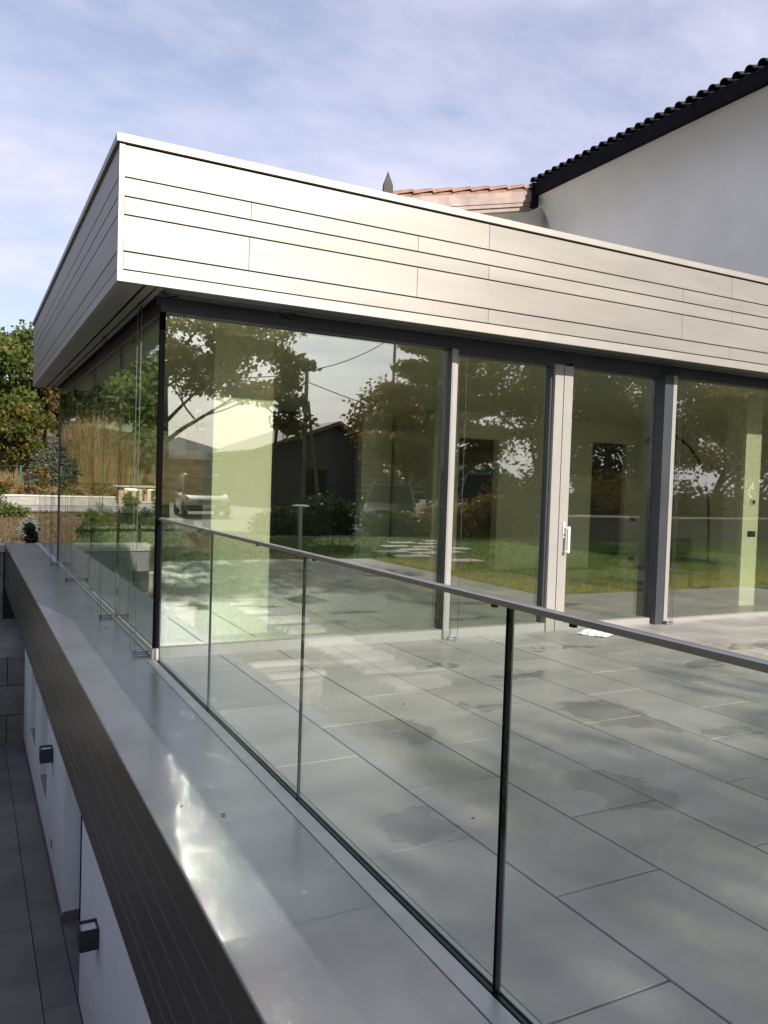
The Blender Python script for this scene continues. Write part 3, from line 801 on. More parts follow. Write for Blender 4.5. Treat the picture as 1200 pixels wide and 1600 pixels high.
# sliding door leaf frames at x 3.80 - 4.03
door = MB().box((3.805, -.030, 0.0), (3.912, 0.09, ZG - .03)).build('sliding_door', M['frame'], pav)
MB().box((3.918, -.034, 0.0), (4.028, 0.088, ZG - .03)).build('door_frame', M['frame'], door)
MB().box((3.9122, -.022, 0.0), (3.9178, 0.08, ZG - .03)).build('door_seal', M['black'], door)
MB().box((3.780, .010, 0.06), (3.8045, 0.089, ZG)).build('door_frame', M['frame_side'], door)
MB().box((2.674, -.012, ZG - .045), (3.80, .089, ZG)).build('door_frame', M['frame_side'], door)
MB().box((4.03, -.012, ZG - .035), (5.242, .089, ZG)).build('door_frame', M['frame_side'], door)
# door handle: plate, lever
hb = MB().bbox((3.966, -.046, .93), (3.990, -.0345, 1.09), .003)
hb.tube([(3.985, -.046, 1.035), (3.985, -.085, 1.035)], .009, 8).tube([(3.985, -.046, .80), (3.985, -.085, .80)], .009, 8)
hb.bbox((3.988, -.100, .785), (4.016, -.080, 1.05), .004)
hb.build('handle', M['handle'], door)
MB().lathe([(.007, 0), (.007, .01)], (0, 0, 0), 10).build('keyhole', M['black'], door, loc=(3.978, -.047, .965)).rotation_euler = (rad(90), 0, 0)
# left side wall of glass, seen at a grazing angle
ey = [0.024, 1.88, 3.73, 5.58, PD - .03]
MB().box((-0.03, 0.021, 0.0), (0.03, PD, 0.018)).build('sill_rail', M['frame'], pav)
for a, b_ in zip(ey[:-1], ey[1:]):
    MB().box((-0.004, a + .004, .018), (0.02, b_ - .004, ZG)).build('glass_pane', M['glassB'], pav)
    if b_ < 7: MB().box((-0.0045, b_ - .0035, .018), (0.0205, b_ + .0035, ZG)).build('glazing_seal', M['black'], pav)
MB().box((-0.02, PD - .03, 0.0), (0.06, PD, ZG)).build('corner_post', M['frame_side'], pav)
# rear glass wall
MB().box((0.06, PD - .03, 0.0), (3.2, PD - .01, ZG)).build('glass_pane', M['glassB'], pav)
# blind guide cables with foot brackets, side and front
def bracket(x, y, dx, dy, two=True):
    b = MB()
    if dx:
        b.tube([(x, y, .028), (x + dx, y, .028)], .006, 6).tube([(x, y, .012), (x + dx * .95, y - .03, .012)], .004, 6)
        b.box((x - .012, y - .012, .0), (x + .012, y + .012, .04))
    else:
        b.tube([(x - .05, y, .03), (x + .05, y, .03)], .009, 6).tube([(x - .05, y - .02, .012), (x + .05, y - .015, .012)], .007, 6)
        b.box((x - .055, y - .02, .0), (x - .03, y + .012, .04)).box((x + .02, y - .02, .0), (x + .05, y + .012, .035))
    b.build('cable_bracket', M['steel'] if dy else M['anth'], pav)
for y in (0.14, 1.93, 4.94, 7.0):
    bracket(-.135, y, .11, 0)
    MB().tube([(-.135, y, .03), (-.135, y, ZB + .01)], .0028, 5).build('blind_cable', M['cable'], pav)
    MB().tube([(-.155, y + .05, .03), (-.155, y + .05, ZB + .01)], .0022, 5).build('blind_cable', M['cable'], pav)
    MB().tube([(-.15, y, ZB + .005), (-.17, y + .02, ZB - .05), (-.14, y + .03, ZB - .07), (-.13, y + .01, ZB)], .004, 5).build('cable_loop', M['black'], pav)
for x in (2.66, 5.42):
    bracket(x, -.11, 0, 1)
    for d in (-.035 if x < 3 else .02, .05):
        MB().tube([(x + d, -.11, .03), (x + d, -.11, ZB + .01)], .0024, 5).build('blind_cable', M['cable'], pav)
MB().tube([(.85, -.20, ZB), (.88, -.2, ZB - .045), (.98, -.19, ZB - .06), (1.02, -.19, ZB - .02), (.95, -.18, ZB)], .004, 5).build('cable_loop', M['black'], pav)
MB().tube([(-.07, -.30, ZB + .0), (-.02, -.25, ZB - .03), (.06, -.2, ZB)], .005, 5).build('cable_loop', M['black'], pav)
# interior
MB().box((0.085, 0.105, -.02), (14.2, PD - .04, 0.01)).build('floor', M['int_floor'], pav)
MB().box((0.085, 0.105, ZG + .01), (14.2, PD - .04, ZG + .05)).build('ceiling', M['int_wall'], pav)
pier = MB().box((0.61, 0.72, 0.0101), (1.16, 1.02, ZG + .009))
pier.build('pier', M['int_wall'], pav)
MB().box((7.43, 0.60, 0.0101), (7.72, 0.90, ZG + .009)).build('pier', M['int_wall'], pav)
# back wall with door openings, sockets
Y3 = 5.0
MB().box((5.70, Y3, 0.0101), (5.97, Y3 + .2, ZG + .009)).build('interior_wall', M['int_wall'], pav)
MB().box((5.971, Y3, 2.24), (6.779, Y3 + .2, ZG + .009)).build('interior_wall', M['int_wall'], pav)
MB().box((6.78, Y3, 0.0101), (8.88, Y3 + .2, ZG + .009)).build('interior_wall', M['int_wall'], pav)
MB().box((8.881, Y3, 2.32), (9.719, Y3 + .2, ZG + .009)).build('interior_wall', M['int_wall'], pav)
MB().box((9.72, Y3, 0.0101), (14, Y3 + .2, ZG + .009)).build('interior_wall', M['int_wall'], pav)
MB().box((5.972, Y3 + .16, 0.0101), (6.778, Y3 + .2, 2.239)).build('interior_door', M['int_dark'], pav)
MB().box((8.882, Y3 + .10, 0.0101), (9.718, Y3 + .14, 2.319)).build('interior_door', M['int_dark'], pav)
MB().box((5.60, Y3 + .201, 0.0101), (5.699, PD - .04, ZG + .009)).build('interior_wall', M['int_wall'], pav)
MB().box((4.95, 6.6, 0.0101), (5.55, 6.8, ZG + .009)).build('interior_wall', M['int_wall'], pav)
MB().box((3.2, PD - .06, 0.0101), (14.2, PD - .04, ZG + .009)).build('interior_wall', M['int_dark'], pav)
def plate(x, z, w, h, y=Y3):
    MB().bbox((x - w / 2, y - .012, z - h / 2), (x + w / 2, y - .001, z + h / 2), .003).box((x - w / 4, y - .014, z - h / 4), (x + w / 4, y - .0121, z + h / 4)).build('wall_socket', M['socket'], pav)
plate(9.95, .92, .15, .10); plate(9.95, .02 + .12, .15, .10)
plate(7.60, .93, .14, .075, y=.60)
MB().bbox((7.56, .586, 1.30), (7.64, .599, 1.38), .003).build('thermostat', M['handle'], pav)
MB().tube([(7.60, .585, 1.34), (7.60, .576, 1.34)], .025, 12).build('thermostat', M['socket'], pav)
# arc lamp and dark chair inside
lamp = thing('arc_floor_lamp', 'tall thin arched floor lamp behind the right hand glass pane', 'lamp', (8.49, 2.0, 0.01))
pts = [(0, 0, 0.02), (0, 0, .8), (-.04, 0, 1.3), (-.12, 0, 1.62), (-.28, 0, 1.9), (-.50, 0, 2.10), (-.85, 0, 2.27), (-1.2, 0, 2.25)]
MB().tube(pts, .020, 8).build('stem', M['fabric'], lamp, smooth=True)
MB().lathe([(.16, 0), (.16, .02), (.02, .03)], n=20).build('base', M['black_lamp'], lamp)
MB().lathe([(.13, 0), (.12, .06), (.03, .12), (.01, .13)], (-1.2, 0, 2.10), n=18).build('lamp_shade', M['black_lamp'], lamp, smooth=True)
ch = thing('dark_armchair', 'small dark upholstered armchair beside the arched lamp inside', 'chair', (8.15, 2.0, 0.01))
MB().bbox((-.26, -.25, .30), (.26, .25, .44), .04).build('seat', M['fabric'], ch)
MB().bbox((-.27, .18, .40), (.22, .27, .74), .03).build('backrest', M['fabric'], ch)
MB().bbox((-.30, -.2, .40), (-.24, .2, .58), .02).build('armrest', M['fabric'], ch)
for sx in (-.2, .2):
    for sy in (-.2, .2):
        MB().tube([(sx, sy, 0), (sx * .9, sy * .9, .3)], .015, 6).build('leg', M['black_lamp'], ch)

# white cloth by the sill
rgc = random.Random(2)
cl = MB(); nn = 12
for j in range(nn + 1):
    for i in range(nn + 1):
        x = i / nn * .36 - .18; y = j / nn * .30 - .15
        z = .012 + .010 * math.sin(i * 1.3 + j * .7) + .008 * math.sin(j * 2.1 - i * .5) + rgc.uniform(0, .004)
        if i in (0, nn) or j in (0, nn): z *= .35; x += rgc.uniform(-.012, .012); y += rgc.uniform(-.012, .012)
        cl.v.append((x, y, max(z, .003)))
for j in range(nn):
    for i in range(nn):
        a = j * (nn + 1) + i; cl.f.append((a, a + 1, a + nn + 2, a + nn + 1))
o = cl.build('cloth', M['white'], smooth=True, loc=(4.24, -.29, .001)); o.rotation_euler = (0, 0, .45)
tag(o, 'crumpled white cloth lying on the paving in front of the sliding door', 'cloth')

# ============================================================ MAIN HOUSE beyond the pavilion
house = thing('white_house', 'tall white plastered house with tiled eaves rising behind the pavilion', 'house')
WX = 10.2
MB().box((WX, .3, -.3), (24, 8.35, 8.05)).build('wall', M['plaster'], house)
MB().box((6.55, 8.35, -.3), (24, 20, 7.2)).build('wall', M['plaster'], house)
# gabled flank of the wing (plane y = 8.35)
MB().prism([(6.55, 7.19), (WX, 7.19), (WX, 7.93), (6.55, 7.10)], 'y', 8.352, 8.6).build('wall', M['plaster'], house)
# coved cornice under the main eave (profile in x,z swept along y)
prof = [(WX - .001 - .62 * (t / 18) ** 3, 6.3 + 1.55 * (t / 18) ** .85) for t in range(19)] + [(WX + .02, 7.86), (WX + .02, 6.3)]
MB().prism(prof, 'y', .3, 8.0).build('cornice', M['plaster'], house, smooth=True)
prof2 = [(8.36, 6.55), (8.30, 6.60), (8.26, 6.80), (8.15, 6.95), (7.98, 7.02), (8.36, 7.05)]
sl = 0.2355
v = []
for x in (6.0, WX - .1):
    v.append([(x, p[0], p[1] + (x - 8.1) * sl + .22) for p in prof2])
MB().loft(v).build('cornice', M['plaster'], house, smooth=True)
# main roof: gutter board along the eave (x = 9.4) and slope up to +x
EX = WX - .66
MB().prism([(EX, 7.80), (EX, 8.03), (EX + .03, 8.07), (EX + .10, 8.07), (EX + .10, 7.80)], 'y', .3, 8.0).build('gutter', M['gutter'], house)
MB().prism([(EX + .05, 8.075), (EX + .05, 8.10), (24, 8.10 + (24 - EX) * .30), (24, 7.99 + (24 - EX) * .30)], 'y', .3, 8.0).build('roof', M['tile_dark'], house)
def half_tile(L_=.46, r=.095):
    mb = MB(); n = 7; secs = []
    for k, (t, rr) in enumerate(((0, r), (L_, r * .82))):
        out = [(t, rr * math.cos(math.pi * i / n), rr * math.sin(math.pi * i / n)) for i in range(n + 1)]
        inn = [(t, (rr - .014) * math.cos(math.pi * i / n), (rr - .014) * math.sin(math.pi * i / n)) for i in range(n, -1, -1)]
        secs.append(out + inn)
    return mb.loft(secs)
htm = half_tile(.5, .088).mesh('roof_tile', M['tile_dark'], smooth=True)
htr = half_tile(.5, .085).mesh('roof_tile', M['tile_red'], smooth=True)
yy = 8.0
while yy > .5:
    for row in range(2):
        q = obj('roof_tile', htm, house, (EX - .04 + row * .40, yy - .1, 8.095 + row * .12))
        q.rotation_euler = (0, -math.atan(.30), 0)
    yy -= .235
# wing: verge boards rising to the right, terracotta tiles along the verge
def verge(x0, x1, y0, y1, zl, zh, m, nm):
    f = lambda x: (x - 9.74) * sl + 8.08
    MB().loft([[(x, y0, f(x) + zl), (x, y1, f(x) + zl), (x, y1, f(x) + zh), (x, y0, f(x) + zh)] for x in (x0, x1)]).build(nm, m, house)
verge(6.02, 9.60, 7.93, 8.3, -.36, -.13, M['copper'], 'verge_board')
verge(6.02, 9.60, 7.95, 8.3, -.44, -.365, M['copper'], 'verge_board')
verge(6.02, 9.60, 7.99, 8.3, -.52, -.445, M['copper'], 'verge_board')
verge(6.02, 9.60, 7.96, 18, -.129, -.06, M['tile_red'], 'roof')
MB().box((9.50, 7.88, 7.56), (9.66, 8.1, 8.07)).build('gutter', M['gutter'], house)
x = 6.1
while x < 9.6:
    z = (x - 9.74) * sl + 8.08 - .07
    for row in range(1):
        q = obj('roof_tile', htr, house, (x, 8.0 + row, z)); q.rotation_euler = (0, -math.atan(sl) - .10, 0)
    for yv in (8.17, 8.36):
        q = obj('roof_tile', htr, house, (x, yv, z - .005)); q.rotation_euler = (0, -math.atan(sl) - .10, 0)
    x += .46
fin = MB().loft([[(6.0 + dx * w, 7.98 + dy * w, z) for dx, dy in ((-.11, -.07), (.09, -.05), (.10, .05), (-.08, .05))] for z, w in ((6.95, 1.2), (7.2, 1.1), (7.35, 1.0), (7.48, .5), (7.6, .08))])
fin.build('finial', M['farwall'], house)
MB().box((8.86, .9, 0), (8.93, .97, .06)).build('roof_vent', M['gap'], pav, loc=(.0, .0, ZT - .04))

# ============================================================ LOWER STOREY below the ledge
low = thing('lower_storey_wall', 'white rendered lower storey wall with narrow windows below the metal ledge', 'wall')
X0, X1, ZF = -0.45, -0.12, -2.9
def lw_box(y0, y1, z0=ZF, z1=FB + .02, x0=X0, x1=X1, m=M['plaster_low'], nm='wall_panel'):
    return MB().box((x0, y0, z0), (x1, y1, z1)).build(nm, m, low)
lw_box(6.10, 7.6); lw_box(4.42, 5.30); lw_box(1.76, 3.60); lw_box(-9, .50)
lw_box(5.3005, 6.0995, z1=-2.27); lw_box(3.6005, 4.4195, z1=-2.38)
for a, b_, z in ((5.30, 6.10, -2.25), (3.60, 4.42, -2.36)):
    w = MB().box((-.20, a + .001, z), (-.16, b_ - .001, FB)).build('window', M['frame_side'], low)
    MB().box((X0 - .0, a + .002, z - .019), (-.2005, b_ - .002, z + .004)).build('sill', M['soffit'], w)
    MB().box((-.215, a + .05, z + .05), (-.2005, b_ - .05, FB)).build('glass', M['glassB'], w)
pd = MB().box((-.26, .501, ZF), (-.22, 1.759, FB)).build('patio_door', M['frame_side'], low)
MB().box((-.275, .56, ZF + .06), (-.2605, 1.70, FB)).build('glass', M['glassB'], pd)
MB().box((-.30, 1.70, ZF + .0), (-.255, 1.7595, FB)).build('frame', M['black'], pd)
MB().box((X0 + .001, 1.7595, ZF), (X1, 1.772, ZF + .12)).build('skirting', M['patio'], low, loc=(0, -.012, 0))
MB().box((X0 - .012, 1.748, ZF), (X0 - .0005, 7.6, ZF + .09)).build('skirting', M['patio'], low)
MB().box((-.119, -9, ZF - .1), (.3, 11.2, FB)).build('wall_core', M['farwall'], low)
MB().box((X0 + .05, 7.6, ZF), (-.12, 11.2, FB)).build('wall_panel', M['farwall'], low)
MB().box((-.46, 2.85, -2.62), (-.4505, 2.90, -2.54)).build('socket', M['soffit'], low)
def wall_lamp(y, z, label):
    t = thing('wall_lamp', label, 'lamp', (X0 - .001, y, z), 'cube wall lamps on the lower wall')
    b = MB(); w = .075
    # open-topped cube housing
    b.box((-.13, -w, -.075), (0, w, -.065)).box((-.13, -w, -.065), (-.12, w, .075)).box((-.12, -w, -.065), (0, -w + .01, .075)).box((-.12, w - .01, -.065), (0, w, .075)).box((-.01, -w + .01, -.065), (0, w - .01, .075))
    b.build('housing', M['black_lamp'], t)
    MB().box((-.118, -w + .012, -.06), (-.012, w - .012, .055)).build('lens', M['lens'], t)
wall_lamp(-.42, -1.85, 'black cube wall lamp on the nearest white pier, lower left')
wall_lamp(2.95, -1.62, 'small black cube wall lamp farther along, half hidden by the ledge')
# patio paving down there
pt = MB().box((-1.9, -9, -3.2), (X0 + .3, 7.6, ZF - .012))
patio = struct(pt.build('lower_patio', M['joint']))
ptm = {}
for r in range(3):
    x1 = X0 + .1 - r * .5 - (0 if r == 0 else .0); x0 = x1 - .5
    if r == 0: x0 = -.72; x1 = -.455
    if r == 1: x0, x1 = -1.22, -.72
    if r == 2: x0, x1 = -1.9, -1.22
    y = -4.0 + (r % 2) * .45
    while y < 7.4:
        b_ = min(y + .9, 7.6)
        MB().bbox((x0 + .003, y + .003, ZF - .012), (x1 - .003, b_ - .003, ZF + rg.uniform(-.001, .002)), .003).build('paving_tile', M['patio'], patio)
        y += .9
MB().box((-.455, .51, ZF - .012), (-.28, 1.745, ZF + .02)).build('door_threshold', M['patio'], patio)
# tiled retaining wall with steps at the far end of the patio
ret = thing('retaining_wall', 'dark grey block retaining wall with steps at the end of the sunken patio', 'wall')
MB().box((-2.2, 11.22, -3.2), (-.40, 11.6, -.16)).build('wall_core', M['joint'], ret)
MB().box((-2.2, 11.12, -.16), (-.63, 11.62, -.02)).build('coping', M['concrete'], ret)
z = -.165; k = 0
while z > -1.5:
    xx = -2.2 + (k % 2) * .35
    while xx < -.66:
        xe = min(xx + .75, -.635)
        MB().bbox((max(xx, -2.2) + .003, 11.18 - rg.uniform(0, .01), z - .45 + .004), (xe - .003, 11.22, z - .004), .006).build('block', M['block'], ret)
        xx += .75
    z -= .45; k += 1
MB().bbox((-1.9, 7.62, -1.62), (-.402, 11.17, -1.50), .008).build('landing', M['block'], ret)
MB().box((-1.9, 7.62, -3.2), (-.402, 8.0, -1.625)).build('wall_core', M['joint'], ret)
for k in range(3):
    z1 = -1.50 - k * .47; xx = -1.9 + (k % 2) * .3
    while xx < -.42:
        xe = min(xx + .6, -.405)
        MB().bbox((xx + .004, 7.58 - rg.uniform(0, .012), z1 - .465), (xe - .004, 7.619, z1 - .005), .006).build('block', M['block'], ret)
        xx += .6
# left retaining wall of the patio with white planter piers above
side = thing('retaining_wall', 'long grey block wall holding up the sunken garden left of the patio', 'wall')
MB().box((-2.1, -9, -3.2), (-1.93, 11.1, -1.18)).build('wall_core', M['joint'], side)
for k in range(4):
    z1 = -1.185 - k * .5; y = -9 + (k % 2) * .5
    while y < 11:
        MB().bbox((-1.93, y + .003, z1 - .5 + .004), (-1.90 + rg.uniform(0, .006), min(y + 1.0, 11.1) - .003, z1 - .004), .006).build('block', M['block'], side)
        y += 1.0
MB().box((-2.12, -9, -1.178), (-1.89, 11.1, -1.11)).build('coping', M['concrete'], side)

def planter(x0, x1, y, h, label):
    t = thing('planter_box', label, 'planter', (0, 0, 0), 'pale planter boxes along the garden steps')
    z0 = -1.0; zb_ = -1.4
    MB().box((x0, y, zb_), (x1, y + .07, z0 + h)).box((x0, y + .6, zb_), (x1, y + .67, z0 + h)).box((x0, y + .07, zb_), (x0 + .07, y + .6, z0 + h)).box((x1 - .07, y + .07, zb_), (x1, y + .6, z0 + h)).build('side', M['concrete'], t)
    MB().bbox((x0 - .03, y - .03, z0 + h + .001), (x1 + .03, y + .10, z0 + h + .06), .008).bbox((x0 - .03, y + .57, z0 + h + .001), (x1 + .03, y + .70, z0 + h + .06), .008).build('cap', M['slab'], t)
    MB().box((x0 + .071, y + .071, z0 + h * .5), (x1 - .071, y + .599, z0 + h - .06)).build('soil', M['soil'], t)
planter(-2.5, -1.75, 12.3, .19, 'pale concrete planter box farthest along the garden path')
planter(-2.12, -1.7, 7.0, .19, 'pale concrete planter box in the middle beside the sunken patio')
planter(-2.35, -1.7, 2.1, .19, 'pale concrete planter box nearest the camera beside the garden slabs')
# garden stepping slabs left, lit by the sun
for k, (y, x) in enumerate([(9.3, -3.75), (8.2, -3.7), (7.1, -3.75), (6.1, -3.68), (5.15, -3.72), (4.5, -3.7), (3.85, -3.72), (3.2, -3.68), (2.3, -3.7)]):
    q = MB().bbox((-.40, -.22, -.04), (.40, .22, .03), .01).build('stepping_stone', M['slab'])
    q.location = (x, y, gz(x, y) + .07); q.rotation_euler = (0, 0, rg.uniform(-.06, .06))
    tag(q, 'pale stepping slab in the sunken garden, %s counted from the far end' % ORD[k], 'stone', 'garden stepping slabs')

# ============================================================ BACK GARDEN beyond the ledge
gw = thing('garden_wall', 'low pale garden wall with bright coping at the foot of the earth bank', 'wall')
x = -13.0
while x < 3.2:
    MB().bbox((x + .004, 32.0, -.35), (x + 1.796, 32.28, .40 + rg.uniform(-.004, .004)), .01).build('wall_block', M['concrete'], gw)
    x += 1.8
MB().box((-13, 31.96, .405), (3.2, 32.32, .47)).build('coping', M['slab'], gw)
fence = thing('wire_fence', 'green metal post and wire fence overgrown with yellowing vines', 'fence', (0, 32.7, 0))
x = -12.6
while x < 3.4:
    MB().tube([(x, 0, .1), (x, 0, 1.75)], .035, 7).build('post', M['green'], fence); x += 1.68
for z in (.6, 1.0, 1.4, 1.7):
    MB().tube([(-12.6, .0, z), (3.2, 0, z)], .006, 4).build('wire', M['green'], fence)
vb = []
for k in range(26):
    vb.append((random.Random(k).uniform(-12, 3.2), random.Random(k + 50).uniform(-.15, .05), random.Random(k + 90).uniform(.1, 1.2), .18, .12, random.Random(k + 20).uniform(.25, .6)))
obj('vine', leaves('vine', vb, 3600, .10, M['leaf_autumn'], 71), fence)
vb = [(x_, -.1 - abs(z_), z_, .16, .12, .34) for x_, z_ in ((1.9, .3), (1.9, -.2), (.2, .5), (.15, 0), (-2.2, .4), (-2.2, -.1), (-4.8, .3), (-7, .1))]
obj('vine', leaves('vine', vb, 2400, .085, M['leaf_mixed'], 72), fence)

bbq = thing('stone_barbecue', 'pale stone barbecue shelter with slab roof and slim pillars on the slope', 'barbecue', (-5.5, 31.0, -.05))
MB().bbox((-.65, -.35, -.2), (.45, .35, .30), .02).build('base', M['concrete'], bbq)
MB().bbox((-.70, -.4, .301), (.50, .4, .36), .01).build('counter', M['slab'], bbq)
for k, xx in enumerate((-.62, -.28, .02, .36)):
    MB().bbox((xx, -.3, .361), (xx + .16, -.12, .98), .01).build('pillar', M['brick'], bbq)
    if k in (0, 3): MB().bbox((xx, .12, .361), (xx + .16, .3, .98), .01).build('pillar', M['brick'], bbq)
MB().bbox((.52, -.2, .1), (.74, .1, .98), .01).build('pillar', M['brick'], bbq)
MB().bbox((-.80, -.45, .981), (.95, .45, 1.07), .012).build('roof_slab', M['concrete'], bbq)

# trees and shrubs on the bank (seen directly at the left and mirrored in the side glass)
def bank(x, y, d=0): return (x, y, gz(x, y) - .05 + d)
tree('broadleaf_tree', 'tall bushy green tree at the left edge on the earth bank', bank(-.5, 41), 5.6, .16, 2.6, 1.15, 15000, .17, M['leaf_green'], 21, kids=8, start=.15)
tree('broadleaf_tree', 'green and yellow tree beside the roof corner on the bank', bank(2.5, 43), 3.9, .12, 1.9, .9, 9000, .15, M['leaf_mixed'], 22, kids=7, start=.15)
tree('broadleaf_tree', 'smaller bushy tree with orange leaf tips below the roof end', bank(.9, 38.5), 2.3, .09, 1.5, .75, 6000, .14, M['leaf_mixed'], 23, kids=7, start=.1)
tree('broadleaf_tree', 'orange leaved tree low under the roof corner', bank(3.6, 41), 2.4, .08, 1.5, .7, 4500, .14, M['leaf_autumn'], 24, kids=7, start=.2)
for k, (x, y, H, lm) in enumerate([(-7.9, 39, 4.6, 'leaf_green'), (-9.6, 41, 6.0, 'leaf_deep'), (-6.2, 46, 4.9, 'leaf_deep'), (-12.5, 42, 6.5, 'leaf_green'), (-4.2, 49, 3.6, 'leaf_mixed'), (-3.0, 46, 4.2, 'leaf_green'), (6.5, 50, 6.0, 'leaf_green'), (10, 52, 7, 'leaf_deep'), (-16, 46, 7, 'leaf_deep'), (-1.0, 52, 5.5, 'leaf_olive')]):
    tree('broadleaf_tree', '%s, standing on the bank %s' % (['fresh green tree', 'tall dark green tree', 'dark green tree', 'tall fresh green tree', 'small green and yellow tree', 'small fresh green tree', 'big green tree', 'big dark green tree', 'tall dark tree', 'olive tree'][k], ['right of the mirrored reeds', 'behind the mirrored barbecue', 'behind the straw coloured reeds', 'farther right in the side glass', 'behind the reeds to the right', 'directly behind the reeds', 'behind the roof corner', 'far right behind the pavilion', 'at the outer end of the bank', 'at the top of the bank'][k]), bank(x, y), H, .13, 2.2, 1.1, 7000, .19, M[lm], 30 + k, group='trees along the bank', kids=7, start=.1)
for k, (x, y, H) in enumerate([(-11.5, 1.5, 4.6), (-13.5, 6, 5.6), (-12.5, 11, 5.0), (-14.5, 16, 6.2), (-13.0, 21, 5.4), (-15.5, 27, 6.0), (-12.8, -4, 5.0), (-14.5, -10, 5.6)]):
    tree('broadleaf_tree', '%s added unseen tree from the pavilion corner, darkens the sky mirrored in the metal' % ORD[k], (x, y, gz(x, y) - .05), H, .15, 2.6, 1.15, 5200, .22, M[['leaf_deep', 'leaf_green', 'leaf_deep', 'leaf_olive'][k % 4]], 500 + k, group='added trees left of the garden', kids=7, start=.12)  # added out of view, so cladding and ledge mirror less bright sky
rd = thing('tall_dry_grass', 'tall clump of straw coloured reeds on the bank', 'grass clump', bank(-5.0, 38))
obj('blades', blades('blades', 0, 0, 1.7, .9, 5200, 4.1, .018, M['leaf_dry'], 41, lean=.17, hvar=.55), rd)
rd = thing('tall_dry_grass', 'small drooping straw grass clump next to the grey shrub', 'grass clump', bank(3.1, 37.5))
obj('blades', blades('blades', 0, 0, .8, .5, 1600, 2.4, .016, M['leaf_dry'], 42, lean=.25, hvar=.6), rd)
shrub('grey_shrub', 'loose grey green shrub in the middle of the bank below the roof', bank(2.3, 37), [(0, 0, 1.1, .8, .6, .9), (.4, 0, 1.8, .5, .5, .7), (-.4, .1, .6, .6, .5, .5)], 4200, .09, M['leaf_grey'], 44)
shrub('grey_shrub', 'loose grey green shrub mirrored left of the reeds', bank(-3.0, 37), [(0, 0, 1.0, .8, .6, .9), (.3, 0, 1.8, .5, .5, .7)], 3200, .09, M['leaf_grey'], 45)
shrub('yellow_shrub', 'small yellow orange shrub above the second fence post', bank(1.75, 33.9), [(0, 0, 1.55, .30, .25, .28), (.2, 0, 1.2, .2, .2, .2)], 420, .10, M['leaf_autumn'], 46)
# brush on the bank
for k in range(22):
    r_ = random.Random(200 + k); x = -10 + 14.5 * k / 21 + r_.uniform(-.2, .2); y = r_.uniform(33.6, 37.0)
    shrub('bank_shrub', '%s brush, %s one from the left on the earth bank' % (['olive', 'straw coloured', 'green and yellow', 'orange brown'][k % 4], ORD[k]), bank(x, y), [(0, 0, .25, .5, .4, .3), (.35, .1, .35, .35, .3, .28)], 420, .09, M[['leaf_olive', 'leaf_dry', 'leaf_mixed', 'leaf_autumn'][k % 4]], 300 + k, group='dry brush on the bank', stems=3)
# plants in the beds close to the ledge end
def bed(x, y): return (x, y, gz(x, y) + .08)
shrub('dark_shrub', 'dark leaved upright shrub just behind the end of the ledge', bed(.02, 13.2), [(0, 0, .36, .17, .16, .22), (-.06, 0, .62, .12, .12, .16), (.12, 0, .28, .14, .14, .2)], 900, .05, M['leaf_dark'], 51)
shrub('silver_shrub', 'silvery low cushion plant left of the dark shrub', bed(-.42, 13.0), [(0, 0, .16, .26, .2, .16), (-.2, 0, .08, .2, .15, .1)], 1300, .035, M['leaf_silver'], 52)
shrub('silver_shrub', 'rounded silver plant behind the dark shrub', bed(.25, 17.0), [(0, 0, .35, .35, .3, .34)], 1500, .04, M['leaf_silver'], 53)
shrub('dark_shrub', 'medium green shrub behind the low far railing', bed(.75, 14.2), [(0, 0, .35, .3, .25, .3), (.3, 0, .5, .25, .2, .3)], 1300, .055, M['leaf_deep'], 54)
shrub('silver_shrub', 'low silvery cushion at the left edge behind the end of the ledge', bed(-.25, 12.9), [(0, 0, .10, .22, .16, .12)], 700, .032, M['leaf_silver'], 57)
shrub('green_shrub', 'bright green low plant against the pale garden path', bed(-.15, 24.5), [(0, 0, .25, .5, .4, .3), (.5, 0, .2, .35, .3, .22)], 1300, .06, M['leaf_green'], 58)
shrub('green_shrub', 'dark green low plant at the left edge below the garden wall', bed(-.45, 29.5), [(0, 0, .3, .45, .4, .35)], 900, .06, M['leaf_deep'], 59)
shrub('silver_shrub', 'small silver plant near the low far railing', bed(1.25, 17.6), [(0, 0, .28, .4, .3, .28)], 1100, .04, M['leaf_silver'], 60)
spots = [(-2.9, 13.6, 1.25, 'leaf_deep'), (-3.4, 14.8, 1.1, 'leaf_green'), (-2.3, 16.6, .9, 'leaf_mixed'), (-5.6, 18.5, 1.1, 'leaf_green'), (-1.15, 12.2, .85, 'leaf_mixed'), (-1.5, 14.5, .8, 'leaf_deep'), (-2.6, 15.3, 1.15, 'leaf_deep'), (-2.1, 12.4, .85, 'leaf_mixed'), (-3.1, 11.0, .95, 'leaf_green'), (-3.3, 9.5, 1.0, 'leaf_green'),
         (-3.6, 16.5, .9, 'leaf_green'), (-4.0, 20, .8, 'leaf_deep'), (-2.2, 19, .8, 'leaf_mixed'), (-4.6, 13.5, .7, 'leaf_green'), (-5.2, 24, .9, 'leaf_green'), (-6.2, 22, .6, 'leaf_silver'),
         (-3.2, 24.5, .6, 'leaf_silver'), (-4.7, 27.5, .8, 'leaf_green'), (-6.8, 26, .8, 'leaf_green'), (1.6, 15, .8, 'leaf_mixed'), (1.3, 20, .9, 'leaf_green'), (2.3, 24, .9, 'leaf_mixed'),
         (-2.4, 10.0, .8, 'leaf_green'), (-3.9, 7.8, .8, 'leaf_green'), (-4.3, 5.5, .9, 'leaf_deep'), (-4.6, 3.0, .8, 'leaf_green'), (-5.2, .5, .9, 'leaf_olive'), (-5.0, -2.0, .8, 'leaf_green'), (-3.4, 12.6, .6, 'leaf_silver')]
